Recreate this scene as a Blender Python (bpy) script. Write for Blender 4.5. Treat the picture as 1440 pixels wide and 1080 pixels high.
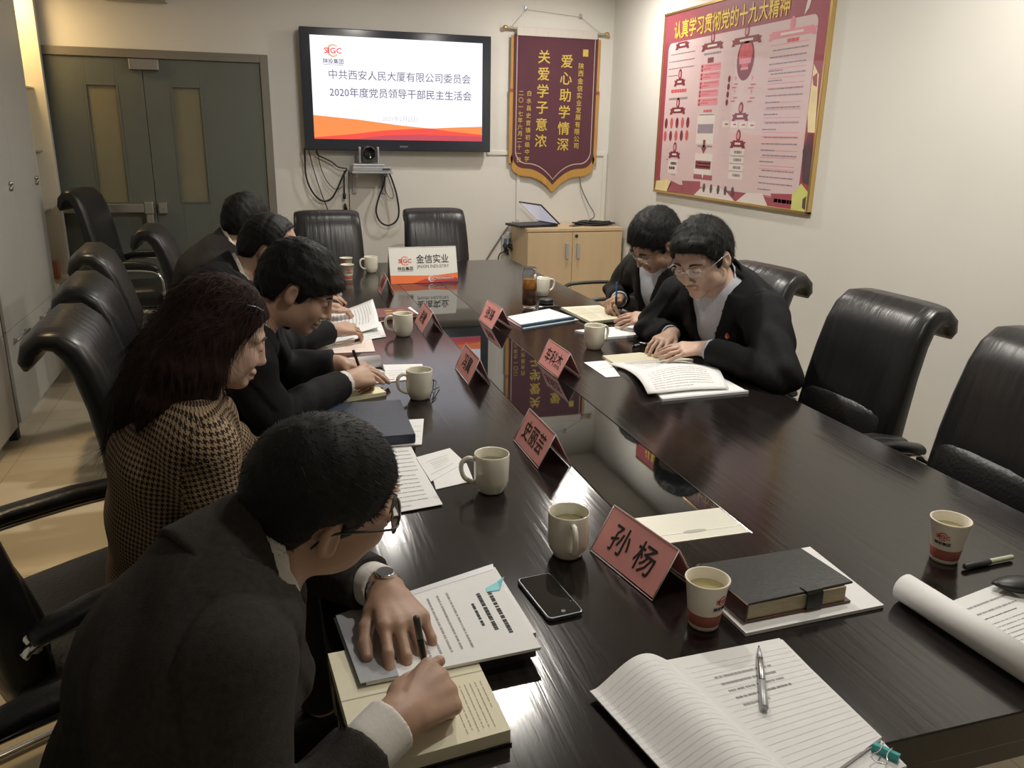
import bpy, bmesh, math, random, os
import numpy as np
from mathutils import Vector, Matrix

for _o in list(bpy.data.objects):
    bpy.data.objects.remove(_o)
scn = bpy.context.scene
COL = scn.collection
PI = math.pi

# ---------------------------------------------------------------- camera
FPX = 1146.33
CAM_H = 1.55
PITCH, ROLL, YAW = 0.295734, 0.018793, -0.301543
_cy, _sy = math.cos(YAW), math.sin(YAW)
_cp, _sp = math.cos(PITCH), math.sin(PITCH)
_r = Vector((_cy, _sy, 0)); CF = Vector((-_sy * _cp, _cy * _cp, -_sp)); _u = _r.cross(CF)
CR = _r * math.cos(ROLL) + _u * math.sin(ROLL)
CU = -_r * math.sin(ROLL) + _u * math.cos(ROLL)
cam_d = bpy.data.cameras.new('camera')
cam = bpy.data.objects.new('camera', cam_d)
COL.objects.link(cam)
cam.matrix_world = Matrix(((CR.x, CU.x, -CF.x, 0), (CR.y, CU.y, -CF.y, 0), (CR.z, CU.z, -CF.z, CAM_H), (0, 0, 0, 1)))
cam_d.sensor_fit = 'HORIZONTAL'; cam_d.sensor_width = 36
cam_d.lens = FPX * 36 / 1440
cam_d.clip_start = 0.02
scn.camera = cam

# ---------------------------------------------------------------- world, exposure, lamps
scn.view_settings.view_transform = 'Standard'
scn.view_settings.look = 'None'
scn.view_settings.gamma = 1
scn.view_settings.use_curve_mapping = False
scn.view_settings.exposure = -0.33
wd = bpy.data.worlds.new('world'); scn.world = wd
wd.use_nodes = True
wd.node_tree.nodes['Background'].inputs[0].default_value = (0.9, 0.95, 1, 1)
wd.node_tree.nodes['Background'].inputs[1].default_value = 0.05
CEIL = 2.66

def lamp(name, loc, power, color, size=0.14, spread=PI, target=None, shape='DISK', size_y=None):
    d = bpy.data.lights.new(name, 'AREA'); d.shape = shape; d.size = size
    if size_y: d.size_y = size_y
    d.energy = power; d.color = color; d.spread = spread
    o = bpy.data.objects.new(name, d); COL.objects.link(o); o.location = loc
    if target: o.rotation_euler = (Vector(target) - Vector(loc)).to_track_quat('-Z', 'Y').to_euler()
    return o
LAMPS = [  # ceiling downlights: x, y, power, colour
    (1.08, 3.38, 42, (1, .95, .86)),
    (2.15, 5.35, 25, (1, .95, .87)),
    (0.75, 5.20, 9, (1, .95, .88)),
    (2.10, 2.20, 26, (1, .95, .86)),
    (1.05, 1.15, 15, (1, .95, .86)),
]
SPOTS = [(-.62, 3.75, 100), (-.70, 2.30, 80)]     # warm narrow downlights over the left aisle
for _i, (x, y, p, c) in enumerate(LAMPS):
    lamp('downlight_lamp', (x, y, CEIL - .03), p, c, .11)
for (x, y, p) in SPOTS:
    d = bpy.data.lights.new('aisle_spot', 'SPOT'); d.energy = p; d.color = (1, .74, .42); d.spot_size = math.radians(38); d.spot_blend = .25; d.shadow_soft_size = .04
    o = bpy.data.objects.new('aisle_spot', d); COL.objects.link(o); o.location = (x, y, CEIL - .02)

# ---------------------------------------------------------------- pixel helpers (photo pixel -> point on a real plane)
def ray(px, py): return CF + CR * ((px - 720) / FPX) - CU * ((py - 540) / FPX)
def at_z(px, py, z=.75):
    d = ray(px, py); return Vector((0, 0, CAM_H)) + d * ((z - CAM_H) / d.z)
def at_y(px, py, y):
    d = ray(px, py); return Vector((0, 0, CAM_H)) + d * (y / d.y)
def at_x(px, py, x):
    d = ray(px, py); return Vector((0, 0, CAM_H)) + d * (x / d.x)

# ---------------------------------------------------------------- materials
MATS = {}
def srgb(c):
    return tuple(((v / 255) / 12.92 if v / 255 <= .04045 else (((v / 255) + .055) / 1.055) ** 2.4) for v in c)
def mat(name, color=(.8, .8, .8), rough=.5, metal=0., spec=.5, bump=None, coat=0., noise=None, emit=None, trans=0., alpha=1., sheen=0.):
    """bump=(scale, strength, stretch xyz); noise=(scale, amount) mottles the colour"""
    if name in MATS: return MATS[name]
    m = bpy.data.materials.new(name); m.use_nodes = True
    nt = m.node_tree; b = nt.nodes['Principled BSDF']
    b.inputs['Base Color'].default_value = (*color, 1)
    b.inputs['Roughness'].default_value = rough
    b.inputs['Metallic'].default_value = metal
    b.inputs['Specular IOR Level'].default_value = spec
    b.inputs['Coat Weight'].default_value = coat
    b.inputs['Transmission Weight'].default_value = trans
    b.inputs['Alpha'].default_value = alpha
    b.inputs['Sheen Weight'].default_value = sheen
    if emit:
        b.inputs['Emission Color'].default_value = (*emit[0], 1); b.inputs['Emission Strength'].default_value = emit[1]
    if bump or noise:
        tc = nt.nodes.new('ShaderNodeTexCoord'); mp = nt.nodes.new('ShaderNodeMapping')
        nt.links.new(tc.outputs['Object'], mp.inputs[0])
        if bump and len(bump) > 2: mp.inputs['Scale'].default_value = bump[2]
        if bump:
            n = nt.nodes.new('ShaderNodeTexNoise'); n.inputs['Scale'].default_value = bump[0]; n.inputs['Detail'].default_value = 4
            bp = nt.nodes.new('ShaderNodeBump'); bp.inputs['Strength'].default_value = bump[1]; bp.inputs['Distance'].default_value = .004
            nt.links.new(mp.outputs[0], n.inputs['Vector']); nt.links.new(n.outputs[0], bp.inputs['Height']); nt.links.new(bp.outputs[0], b.inputs['Normal'])
        if noise:
            n2 = nt.nodes.new('ShaderNodeTexNoise'); n2.inputs['Scale'].default_value = noise[0]; n2.inputs['Detail'].default_value = 5
            rp = nt.nodes.new('ShaderNodeMapRange'); rp.inputs[1].default_value = .3; rp.inputs[2].default_value = .7
            rp.inputs[3].default_value = 1 - noise[1]; rp.inputs[4].default_value = 1 + noise[1]
            mx = nt.nodes.new('ShaderNodeMix'); mx.data_type = 'RGBA'; mx.blend_type = 'MULTIPLY'; mx.inputs[0].default_value = 1
            mx.inputs[6].default_value = (*color, 1)
            nt.links.new(mp.outputs[0], n2.inputs['Vector']); nt.links.new(n2.outputs[0], rp.inputs[0])
            nt.links.new(rp.outputs[0], mx.inputs[7]); nt.links.new(mx.outputs[2], b.inputs['Base Color'])
    MATS[name] = m
    return m

wall_m = mat('painted_wall', (.71, .69, .64), .75, bump=(60, .05), noise=(1.5, .03))
ceil_m = mat('ceiling_paint', (.78, .76, .72), .9, bump=(40, .05))
panel_m = mat('cabinet_panel_white', (.50, .50, .46), .45, noise=(2, .04))
niche_m = mat('niche_paint', (.78, .72, .58), .6, noise=(3, .02))
door_m = mat('grey_green_door_paint', (.115, .128, .112), .45, bump=(30, .05), noise=(2, .06))
dframe_m = mat('door_frame_paint', (.20, .185, .155), .5, noise=(3, .06))
dglass_m = mat('frosted_door_glass', (.20, .185, .12), .35, noise=(4, .06))
steel_m = mat('brushed_steel', (.52, .50, .46), .35, 1., bump=(80, .05, (.1, 1, 1)))
chrome_m = mat('chrome', (.8, .8, .8), .12, 1., noise=(3, .02))
alu_m = mat('brushed_aluminium', (.80, .79, .70), .42, .35, bump=(120, .05, (.05, 1, 1)))
leather_m = mat('black_leather', (.012, .012, .013), .38, bump=(90, .35), noise=(4, .15))
blackp_m = mat('black_plastic', (.012, .012, .013), .42, noise=(8, .1))
darkg_m = mat('dark_grey_plastic', (.045, .045, .05), .4, noise=(8, .1))
silver_m = mat('silver_plastic', (.42, .43, .45), .35, .3, noise=(6, .03))
cable_m = mat('black_cable', (.012, .012, .014), .5, noise=(20, .1))
gcable_m = mat('grey_cable', (.16, .16, .16), .5, noise=(20, .1))
paper_m = mat('white_paper', (.80, .80, .80), .7, noise=(30, .015))
cream_m = mat('cream_paper', (.78, .74, .56), .7, noise=(30, .02))
pinkpaper_m = mat('pale_pink_paper', (.80, .70, .64), .7, noise=(30, .02))
ink_m = mat('printed_ink', (.36, .36, .37), .8, noise=(60, .2))
redink_m = mat('red_ink', (.62, .30, .27), .8, noise=(60, .2))
boldink_m = mat('black_ink', (.02, .02, .022), .7, noise=(60, .2))
pink_m = mat('pink_card', (.82, .36, .34), .6, noise=(20, .02))
acryl_m = mat('clear_acrylic', (.9, .9, .9), .05, trans=1., noise=(20, .01))
ceramic_m = mat('glazed_ceramic', (.76, .73, .62), .16, coat=.4, noise=(20, .01))
tea_m = mat('green_tea', (.33, .29, .12), .06, noise=(10, .05))
cup_m = mat('paper_cup', (.80, .74, .60), .5, noise=(20, .01))
cupband_m = mat('red_brown_band', (.32, .085, .06), .5, noise=(20, .03))
red_m = mat('logo_red', srgb((200, 40, 50)), .5, noise=(20, .02))
orange_m = mat('logo_orange', srgb((240, 120, 60)), .5, noise=(20, .02))
gold_m = mat('gold_thread', srgb((204, 176, 78)), .55, noise=(40, .08))
goldm_m = mat('gold_metal', (.72, .52, .22), .28, 1., noise=(8, .04))
velvet_m = mat('maroon_velvet', srgb((86, 42, 55)), .8, noise=(6, .08), sheen=.3)
fringe_m = mat('yellow_fringe', srgb((196, 148, 76)), .8, bump=(60, .8, (12, 1, .3)), noise=(30, .15))
maple_m = mat('maple_laminate', (.58, .44, .27), .4, bump=(30, .04, (3, 3, .3)), noise=(3, .05))
navy_m = mat('navy_cover', (.022, .032, .055), .45, bump=(200, .2), noise=(6, .05))
glass_m = mat('clear_glass', (1, 1, 1), .02, trans=1., noise=(8, .001))
bleather_m = mat('dark_notebook_leather', (.030, .034, .036), .30, bump=(120, .15), noise=(6, .1))
brown_m = mat('brown_leather', (.085, .035, .025), .45, bump=(120, .2), noise=(6, .15))
teal_m = mat('teal_clip', (.05, .42, .42), .35, noise=(8, .03))
stickb_m = mat('blue_sticky_note', (.25, .66, .72), .6, noise=(8, .03))
maroon_m = mat('maroon_cover', (.17, .045, .04), .45, bump=(150, .2), noise=(8, .08))

def wood_table():
    m = bpy.data.materials.new('dark_wenge_veneer'); m.use_nodes = True; nt = m.node_tree; b = nt.nodes['Principled BSDF']
    tc = nt.nodes.new('ShaderNodeTexCoord'); mp = nt.nodes.new('ShaderNodeMapping'); mp.inputs['Scale'].default_value = (1, .06, 1)
    n = nt.nodes.new('ShaderNodeTexNoise'); n.inputs['Scale'].default_value = 60; n.inputs['Detail'].default_value = 6; n.inputs['Distortion'].default_value = .6
    cr = nt.nodes.new('ShaderNodeValToRGB')
    cr.color_ramp.elements[0].position = .35; cr.color_ramp.elements[0].color = (.008, .006, .006, 1)
    cr.color_ramp.elements[1].position = .72; cr.color_ramp.elements[1].color = (.018, .0135, .012, 1)
    bp = nt.nodes.new('ShaderNodeBump'); bp.inputs['Strength'].default_value = .11; bp.inputs['Distance'].default_value = .003
    nt.links.new(tc.outputs['Object'], mp.inputs[0]); nt.links.new(mp.outputs[0], n.inputs['Vector'])
    nt.links.new(n.outputs[0], cr.inputs[0]); nt.links.new(cr.outputs[0], b.inputs['Base Color'])
    nt.links.new(n.outputs[0], bp.inputs['Height']); nt.links.new(bp.outputs[0], b.inputs['Normal'])
    b.inputs['Roughness'].default_value = .14
    return m
wood_m = wood_table()
tglass_m = mat('black_table_glass', (.006, .007, .007), .02, spec=.9, noise=(4, .05))

def floor_mat():
    m = bpy.data.materials.new('pale_floor_tiles'); m.use_nodes = True; nt = m.node_tree; b = nt.nodes['Principled BSDF']
    tc = nt.nodes.new('ShaderNodeTexCoord'); br = nt.nodes.new('ShaderNodeTexBrick')
    br.offset = 0; br.inputs['Scale'].default_value = 1; br.inputs['Brick Width'].default_value = .6; br.inputs['Row Height'].default_value = .6
    br.inputs['Mortar Size'].default_value = .003
    br.inputs['Color1'].default_value = (.66, .57, .41, 1); br.inputs['Color2'].default_value = (.69, .60, .44, 1); br.inputs['Mortar'].default_value = (.50, .42, .30, 1)
    nt.links.new(tc.outputs['Object'], br.inputs['Vector']); nt.links.new(br.outputs[0], b.inputs['Base Color'])
    b.inputs['Roughness'].default_value = .3
    return m
floor_m = floor_mat()

# ---------------------------------------------------------------- mesh helpers
def obj(name, bm, mats, parent=None, smooth=False, bevel=0):
    """link a bmesh (or mesh) as ONE object; children keep world coordinates relative to their parent"""
    if isinstance(bm, bmesh.types.BMesh):
        me = bpy.data.meshes.new(name); bm.to_mesh(me); bm.free()
    else: me = bm
    o = bpy.data.objects.new(name, me); COL.objects.link(o)
    for m in (mats if isinstance(mats, (list, tuple)) else [mats]): me.materials.append(m)
    if smooth: me.polygons.foreach_set('use_smooth', [True] * len(me.polygons))
    if bevel:
        bv = o.modifiers.new('bevel', 'BEVEL'); bv.width = bevel; bv.segments = 2; bv.limit_method = 'ANGLE'; bv.angle_limit = .7
    if parent is not None: o.parent = parent
    return o
def thing(name, label, cat, loc=(0, 0, 0), rotz=0, group=None):
    o = bpy.data.objects.new(name, None); COL.objects.link(o)
    o.empty_display_size = .05; o.location = loc; o.rotation_euler = (0, 0, rotz)
    o['label'] = label; o['category'] = cat
    if group: o['group'] = group
    return o
def tag(o, label, cat, group=None):
    o['label'] = label; o['category'] = cat
    if group: o['group'] = group
    return o
def struct(name, bm, mats, parent=None, bevel=0, smooth=False):
    o = obj(name, bm, mats, parent, smooth, bevel)
    if parent is None: o['kind'] = 'structure'
    return o
def dup(root, loc, rotz, label=None, group=None):
    r = root.copy(); COL.objects.link(r); r.location = loc; r.rotation_euler = (0, 0, rotz)
    if label: r['label'] = label
    if group: r['group'] = group
    for ch in list(root.children):
        c = ch.copy(); COL.objects.link(c); c.parent = r
        for g in list(ch.children):
            d = g.copy(); COL.objects.link(d); d.parent = c
    return r
def NB(): return bmesh.new()
def setmi(faces, mi):
    for f in faces: f.material_index = mi
def box(bm, x0, x1, y0, y1, z0, z1, mi=0, M=None):
    vs = [Vector((x, y, z)) for x in (x0, x1) for y in (y0, y1) for z in (z0, z1)]
    if M is not None: vs = [M @ v for v in vs]
    v = [bm.verts.new(p) for p in vs]
    fs = [bm.faces.new([v[i] for i in q]) for q in ((0, 1, 3, 2), (4, 6, 7, 5), (0, 4, 5, 1), (2, 3, 7, 6), (0, 2, 6, 4), (1, 5, 7, 3))]
    setmi(fs, mi); return fs
def rings(bm, rs, cap0=True, cap1=True, mi=0, close=True):
    """loft a list of rings (lists of points)"""
    vr = [[bm.verts.new(p) for p in r] for r in rs]
    n = len(vr[0]); fs = []
    for a, b in zip(vr[:-1], vr[1:]):
        for i in range(n if close else n - 1):
            fs.append(bm.faces.new((a[i], a[(i + 1) % n], b[(i + 1) % n], b[i])))
    if cap0 and close: fs.append(bm.faces.new(vr[0][::-1]))
    if cap1 and close: fs.append(bm.faces.new(vr[-1]))
    setmi(fs, mi); return fs
def tube(bm, pts, r, n=8, mi=0, flat=1.):
    pts = [Vector(p) for p in pts]; rs = []
    up = None
    for i, p in enumerate(pts):
        t = (pts[min(i + 1, len(pts) - 1)] - pts[max(i - 1, 0)])
        if t.length < 1e-9: t = Vector((0, 0, 1))
        t.normalize()
        if up is None:
            up = Vector((0, 0, 1)) if abs(t.z) < .9 else Vector((0, 1, 0))
        s = t.cross(up); s.normalize(); up = s.cross(t); up.normalize()
        rad = r[i] if isinstance(r, (list, tuple)) else r
        rs.append([p + s * (math.cos(2 * PI * k / n) * rad) + up * (math.sin(2 * PI * k / n) * rad * flat) for k in range(n)])
    return rings(bm, rs, mi=mi)
def spline(pts, k=6):
    P = [Vector(p) for p in pts]; P = [P[0] * 2 - P[1]] + P + [P[-1] * 2 - P[-2]]; out = []
    for i in range(1, len(P) - 2):
        for j in range(k):
            t = j / k; a, b, c, d = P[i - 1:i + 3]
            out.append(.5 * ((2 * b) + (c - a) * t + (2 * a - 5 * b + 4 * c - d) * t * t + (3 * b - a - 3 * c + d) * t ** 3))
    out.append(P[-2]); return out
def lathe(bm, prof, n=32, c=(0, 0, 0), mi=0, cap=True):
    c = Vector(c); rs = []
    for r, z in prof: rs.append([c + Vector((math.cos(2 * PI * k / n) * r, math.sin(2 * PI * k / n) * r, z)) for k in range(n)])
    return rings(bm, rs, cap, cap, mi)
def prism(bm, poly, z0, z1, mi=0, M=None, mi_side=None):
    a = [Vector((p[0], p[1], z0)) for p in poly]; b = [Vector((p[0], p[1], z1)) for p in poly]
    if M is not None: a = [M @ p for p in a]; b = [M @ p for p in b]
    fs = rings(bm, [a, b], mi=mi)
    if mi_side is not None: setmi(fs[:len(poly)], mi_side)
    return fs
def frame_m(o, x, y, z=None):
    """matrix whose columns are the given axes"""
    x = Vector(x).normalized(); y = Vector(y); y = (y - x * x.dot(y)).normalized(); z = x.cross(y)
    return Matrix(((x.x, y.x, z.x, o[0]), (x.y, y.y, z.y, o[1]), (x.z, y.z, z.z, o[2]), (0, 0, 0, 1)))
TXT = {}
def text(bm, body, M, size, mi=0, bold=0., align='CENTER', squeeze=1., extr=.0002, maxw=None, spacing=1.):
    """real lettering as thin raised geometry; M maps text plane (x right, y up) to the world"""
    if bold > 0:                      # heavier strokes: the same lettering struck a few times, slightly shifted
        b_ = bold * size * .9
        for k_, (dx, dy) in enumerate(((b_, 0), (-b_, 0), (0, b_), (0, -b_))): text(bm, body, M @ Matrix.Translation((dx, dy, .00016 * k_)), size, mi, 0., align, squeeze, extr, maxw, spacing)
        return
    key = (body, bold, spacing)
    if key not in TXT:
        cu = bpy.data.curves.new('t', 'FONT'); cu.body = body; cu.size = 1; cu.offset = bold; cu.resolution_u = 2
        cu.align_x = 'CENTER'; cu.align_y = 'CENTER'; cu.space_character = spacing
        o = bpy.data.objects.new('t', cu); COL.objects.link(o)
        dg = bpy.context.evaluated_depsgraph_get(); dg.update()
        me = bpy.data.meshes.new_from_object(o.evaluated_get(dg))
        v = np.zeros(len(me.vertices) * 3, 'f'); me.vertices.foreach_get('co', v); v = v.reshape(-1, 3)
        polys = [tuple(p.vertices) for p in me.polygons]
        bpy.data.objects.remove(o); bpy.data.curves.remove(cu); bpy.data.meshes.remove(me)
        TXT[key] = (v, polys)
    v, polys = TXT[key]
    if len(v) == 0: return
    w = v[:, 0].max() - v[:, 0].min()
    sx = size * squeeze
    if maxw and w * sx > maxw: sx = maxw / w
    x0 = v[:, 0].min(); xc = (v[:, 0].min() + v[:, 0].max()) / 2; yc = (v[:, 1].min() + v[:, 1].max()) / 2
    ox = x0 if align == 'LEFT' else xc
    vs = [bm.verts.new(M @ Vector(((p[0] - ox) * sx, (p[1] - yc) * size, extr))) for p in v]
    for p in polys:
        try: f = bm.faces.new([vs[i] for i in p]); f.material_index = mi
        except ValueError: pass

# ================================================================ THE ROOM
XL, XR, YB, YF = -1.72, 2.73, 6.30, -1.6
bm = NB(); box(bm, XL - .1, XR + .1, YF - .1, YB + .1, -.1, 0); struct('floor', bm, floor_m)
bm = NB(); box(bm, XL - .1, XR + .1, YF - .1, YB + .1, CEIL, CEIL + .1); struct('ceiling', bm, ceil_m)
bm = NB(); box(bm, XL - .1, XR + .1, YB, YB + .1, 0, CEIL); struct('wall_back', bm, wall_m)
bm = NB(); box(bm, XR, XR + .1, YF - .1, YB, 0, CEIL); struct('wall_right', bm, wall_m)
bm = NB(); box(bm, XL - .1, XL, YF - .1, YB, 0, CEIL); struct('wall_left', bm, wall_m)
bm = NB(); box(bm, XL, XR, YF - .1, YF, 0, CEIL); struct('wall_front', bm, wall_m)
bm = NB(); box(bm, XR - .012, XR, YF, YB, 0, .1); struct('baseboard_right', bm, panel_m, bevel=.003)
bm = NB(); box(bm, .2, XR - .012, YB - .012, YB, 0, .1); struct('baseboard_back', bm, panel_m, bevel=.003)
# shallow white trunking on the back wall, running to the corner and down behind the cabinet
bm = NB(); box(bm, 1.72, 2.725, YB - .012, YB, 1.405, 1.437); struct('trim_1', bm, wall_m, bevel=.003)
bm = NB(); box(bm, 2.690, 2.722, YB - .012, YB, .1, 1.405); struct('trim_2', bm, wall_m, bevel=.003)
bm = NB(); box(bm, 1.962, 1.990, YB - .012, YB, .1, 1.405); struct('trim_3', bm, wall_m, bevel=.003)

# downlight fittings
def downlight(x, y):
    bm = NB(); lathe(bm, [(.085, 0), (.11, 0), (.115, .006), (.11, .012), (.085, .012)], 32, (0, 0, -.012))
    t = thing('downlight', 'round recessed downlight in the white ceiling', 'ceiling light', (x, y, CEIL), 0, 'downlights in the ceiling')
    obj('trim_ring', bm, ceil_m, t, True)
    bm = NB(); lathe(bm, [(.08, -.006), (.08, -.003), (.001, -.003)], 32); obj('lamp_disc', bm, mat('lit_lamp_disc', (.8, .8, .8), .5, emit=((1, .93, .82), 3.), noise=(9, .01)), t, True)
for (x, y) in [q[:2] for q in LAMPS] + [q[:2] for q in SPOTS]: downlight(x, y)

# ---- double door
D = YB
bm = NB()
fx0, fx1, ft = -1.49, .140, 2.052
box(bm, fx0, fx0 + .055, D - .035, D - .002, 0, ft); box(bm, fx1 - .055, fx1, D - .035, D - .002, 0, ft)
box(bm, fx0 + .055, fx1 - .055, D - .035, D - .002, ft - .055, ft)
dr = struct('door_1', bm, dframe_m, bevel=.004)
def leaf(x0, x1, wx0, wx1):
    bm = NB(); y0, y1 = D - .022, D - .002; z0, z1, wz0, wz1 = .01, ft - .058, 1.065, 1.82
    box(bm, x0, wx0, y0, y1, z0, z1); box(bm, wx1, x1, y0, y1, z0, z1)
    box(bm, wx0, wx1, y0, y1, z0, wz0); box(bm, wx0, wx1, y0, y1, wz1, z1)
    lf = obj('door_leaf', bm, door_m, dr, bevel=.002)
    bm = NB(); box(bm, wx0, wx1, D - .012, D - .006, wz0, wz1); obj('vision_panel', bm, dglass_m, lf)
    bm = NB()
    for a in ((wx0 - .012, wx0, wz0 - .012, wz1 + .012), (wx1, wx1 + .012, wz0 - .012, wz1 + .012), (wx0, wx1, wz0 - .012, wz0), (wx0, wx1, wz1, wz1 + .012)):
        box(bm, a[0], a[1], D - .026, D - .010, a[2], a[3])
    obj('vision_panel_bead', bm, door_m, lf, bevel=.002)
    return lf
l1 = leaf(fx0 + .058, -.674, -1.022, -.842)
l2 = leaf(-.670, fx1 - .058, -.496, -.320)
bm = NB(); box(bm, -1.31, -.73, D - .085, D - .055, .995, 1.055); pb = obj('push_bar', bm, steel_m, l1, bevel=.004)
bm = NB(); box(bm, -1.35, -1.31, D - .09, D - .02, .985, 1.065); box(bm, -.745, -.685, D - .09, D - .02, .985, 1.068)
box(bm, -.74, -.69, D - .08, D - .02, .90, .985); obj('bar_housing', bm, steel_m, l1, bevel=.005)
bm = NB(); box(bm, -.655, -.60, D - .06, D - .02, .985, 1.06); obj('strike_plate', bm, steel_m, l2, bevel=.004)
bm = NB(); box(bm, -.745, -.565, D - .06, D - .02, 1.925, 1.99)
for sx in (-.735, -.575): tube(bm, [(sx, D - .062, 1.957), (sx, D - .058, 1.957)], .005, 8)
obj('strike_box', bm, steel_m, dr, bevel=.004)
# exit sign over the door (only its lower edge shows)
t = thing('exit_sign', 'grey metal sign box above the double door, cut by the top edge', 'sign', (-.66, D - .02, 2.34))
bm = NB(); box(bm, -.185, .185, -.03, .018, 0, .17); obj('sign_box', bm, steel_m, t, bevel=.004)
bm = NB(); box(bm, -.165, .165, -.034, -.029, .018, .152); obj('sign_face', bm, mat('green_sign_face', (.03, .22, .11), .4, noise=(8, .03)), t)

# ---- white built-in display cabinets along the left wall
CX = -1.25
def cabinet_run(y0, y1, niche, label, name='wall_cabinet'):
    t = thing(name, label, 'cabinet', (0, 0, 0))
    bm = NB(); top = 2.52
    yd = niche[0] if niche else y1
    box(bm, XL + .01, CX - .02, y0, yd, .06, top)                # carcass
    box(bm, XL + .01, CX - .05, y0, y1, .0, .06)
    if niche:
        n0, n1 = niche
        box(bm, XL + .01, CX - .02, n0, y1, .06, .565); box(bm, XL + .01, CX, n1, y1, .565, top)
        box(bm, XL + .01, CX, n0, n1, 2.42, top)
    obj('carcass', bm, panel_m, t, bevel=.002)
    if niche:
        bm = NB(); n0, n1 = niche
        box(bm, XL + .011, XL + .02, n0 + .001, n1 - .001, .565, 2.42)        # back
        box(bm, XL + .02, CX - .001, n0 + .0005, n0 + .008, .585, 2.42); box(bm, XL + .02, CX - .001, n1 - .008, n1 - .0005, .585, 2.42)
        box(bm, XL + .02, CX, n0 + .0005, n1 - .0005, .566, .585)
        obj('niche_lining', bm, niche_m, t)
        for z in (1.03, 1.405, 1.79):
            bm = NB(); box(bm, XL + .02, CX - .06, n0 + .009, n1 - .009, z - .008, z)
            obj('glass_shelf', bm, mat('shelf_glass', (.45, .5, .46), .05, trans=.6, noise=(5, .01)), t)
    ys = [y0 + .004 + (yd - y0 - .004) * i / max(1, round((yd - y0) / .58)) for i in range(max(1, round((yd - y0) / .58)) + 1)]
    for a, b in zip(ys[:-1], ys[1:]):
        bm = NB(); box(bm, CX - .02, CX, a + .0015, b - .0015, .555, top - .003); dd = obj('upper_door', bm, panel_m, t, bevel=.002)
        kb = NB(); zc = 1.245; yk = (a + b) / 2 + .19
        for dy, dz in ((-.012, .014), (.012, .014), (.0, -.016), (-.014, -.012), (.013, -.004)):
            lathe(kb, [(.008, 0), (.012, .006), (.009, .012), (.002, .014)], 8, (0, 0, 0))
            bmesh.ops.transform(kb, matrix=Matrix.Translation((CX, yk + dy, zc + dz)) @ Matrix.Rotation(PI / 2, 4, 'Y'), verts=kb.verts[-32:])
        obj('ornate_knob', kb, steel_m, dd, True)
        bm = NB(); box(bm, CX - .02, CX, a + .0015, b - .0015, .075, .551); dd = obj('lower_door', bm, panel_m, t, bevel=.002)
        hb = NB(); ym = a + .08
        tube(hb, [(CX + .022, ym, .497), (CX + .022, ym + .26, .497)], .006, 8); tube(hb, [(CX, ym + .02, .497), (CX + .022, ym + .02, .497)], .005, 8); tube(hb, [(CX, ym + .24, .497), (CX + .022, ym + .24, .497)], .005, 8)
        obj('bar_handle', hb, steel_m, dd, True)
    return t
cabinet_run(4.56, 6.235, (5.70, 6.19), 'white built-in cabinet with lit display niche beside the double door', 'display_cabinet')
cabinet_run(1.6, 4.50, None, 'plain white built-in cabinet at the left edge nearest the camera')
bm = NB(); box(bm, XL + .01, CX - .012, 4.503, 4.557, 0, 2.52); struct('gap_shade_strip', bm, mat('gap_shade_dark', (.03, .03, .03), .6, noise=(5, .1)))  # added dark strip: shade of the gap between the cabinets, put into colour
lamp('niche_lamp', (-1.40, 5.95, 2.40), 8, (1, .70, .34), .20)
def niche_item(bm, label, name, cat, mt, grp=None):
    tag(obj(name, bm, mt, bevel=.002), label, cat, grp)
pinkb_m = mat('pink_display_box', srgb((226, 150, 124)), .5, noise=(8, .04))
bm = NB(); box(bm, -1.36, -1.29, 6.02, 6.09, .586, .70); niche_item(bm, 'salmon pink square box on the bottom of the lit niche', 'gift_box', 'box', pinkb_m)
bm = NB(); box(bm, -1.43, -1.385, 5.99, 6.035, .586, .665); box(bm, -1.42, -1.395, 6.0, 6.025, .665, .745); niche_item(bm, 'slim pink bottle shaped pack left of the square box in the niche', 'gift_bottle', 'bottle', pinkb_m)
bm = NB(); lathe(bm, [(.028, 0), (.034, .03), (.036, .05), (.032, .05), (.026, .006)], 20, (-1.345, 5.94, .586)); o = obj('small_cup', bm, pinkb_m, None, True); tag(o, 'small pink cup in front of the square box in the niche', 'cup')
bm = NB(); lathe(bm, [(.03, 0), (.055, .012), (.058, .02), (.05, .016), (.02, .006)], 24, (-1.40, 5.95, 1.031)); o = obj('small_dish', bm, mat('orange_dish', (.75, .34, .12), .4, noise=(8, .05)), None, True); tag(o, 'small orange dish on the lowest glass shelf of the niche', 'dish')

# ---- television on the back wall
TY = YB - .10
def P(px, py, y): return at_y(px, py, y)
tl, tr_, bl, br_ = P(420.7, 36.5, TY), P(690.9, 51.1, TY), P(428.4, 210.7, TY), P(689.6, 214.4, TY)
tx0, tx1 = (tl.x + bl.x) / 2, (tr_.x + br_.x) / 2; tz0, tz1 = (bl.z + br_.z) / 2, (tl.z + tr_.z) / 2
tv = thing('television', 'large black flat television on the back wall showing a white and orange title slide', 'television', ((tx0 + tx1) / 2, TY, (tz0 + tz1) / 2))
W, Hh = (tx1 - tx0) / 2, (tz1 - tz0) / 2
bm = NB(); box(bm, -W, W, 0, .06, -Hh, Hh); obj('bezel', bm, mat('tv_bezel', (.030, .034, .046), .14, noise=(5, .05)), tv, bevel=.006)  # bezel black lightened towards blue: reflected haze put into the colour
bm = NB(); box(bm, -.3, .3, .061, .098, -.2, .2); obj('wall_bracket', bm, darkg_m, tv)
stl, sbr = P(435, 48.5, TY), P(677.5, 199, TY)
sx0, sx1, sz0, sz1 = stl.x - tv.location.x, sbr.x - tv.location.x, sbr.z - tv.location.z, stl.z - tv.location.z
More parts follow.
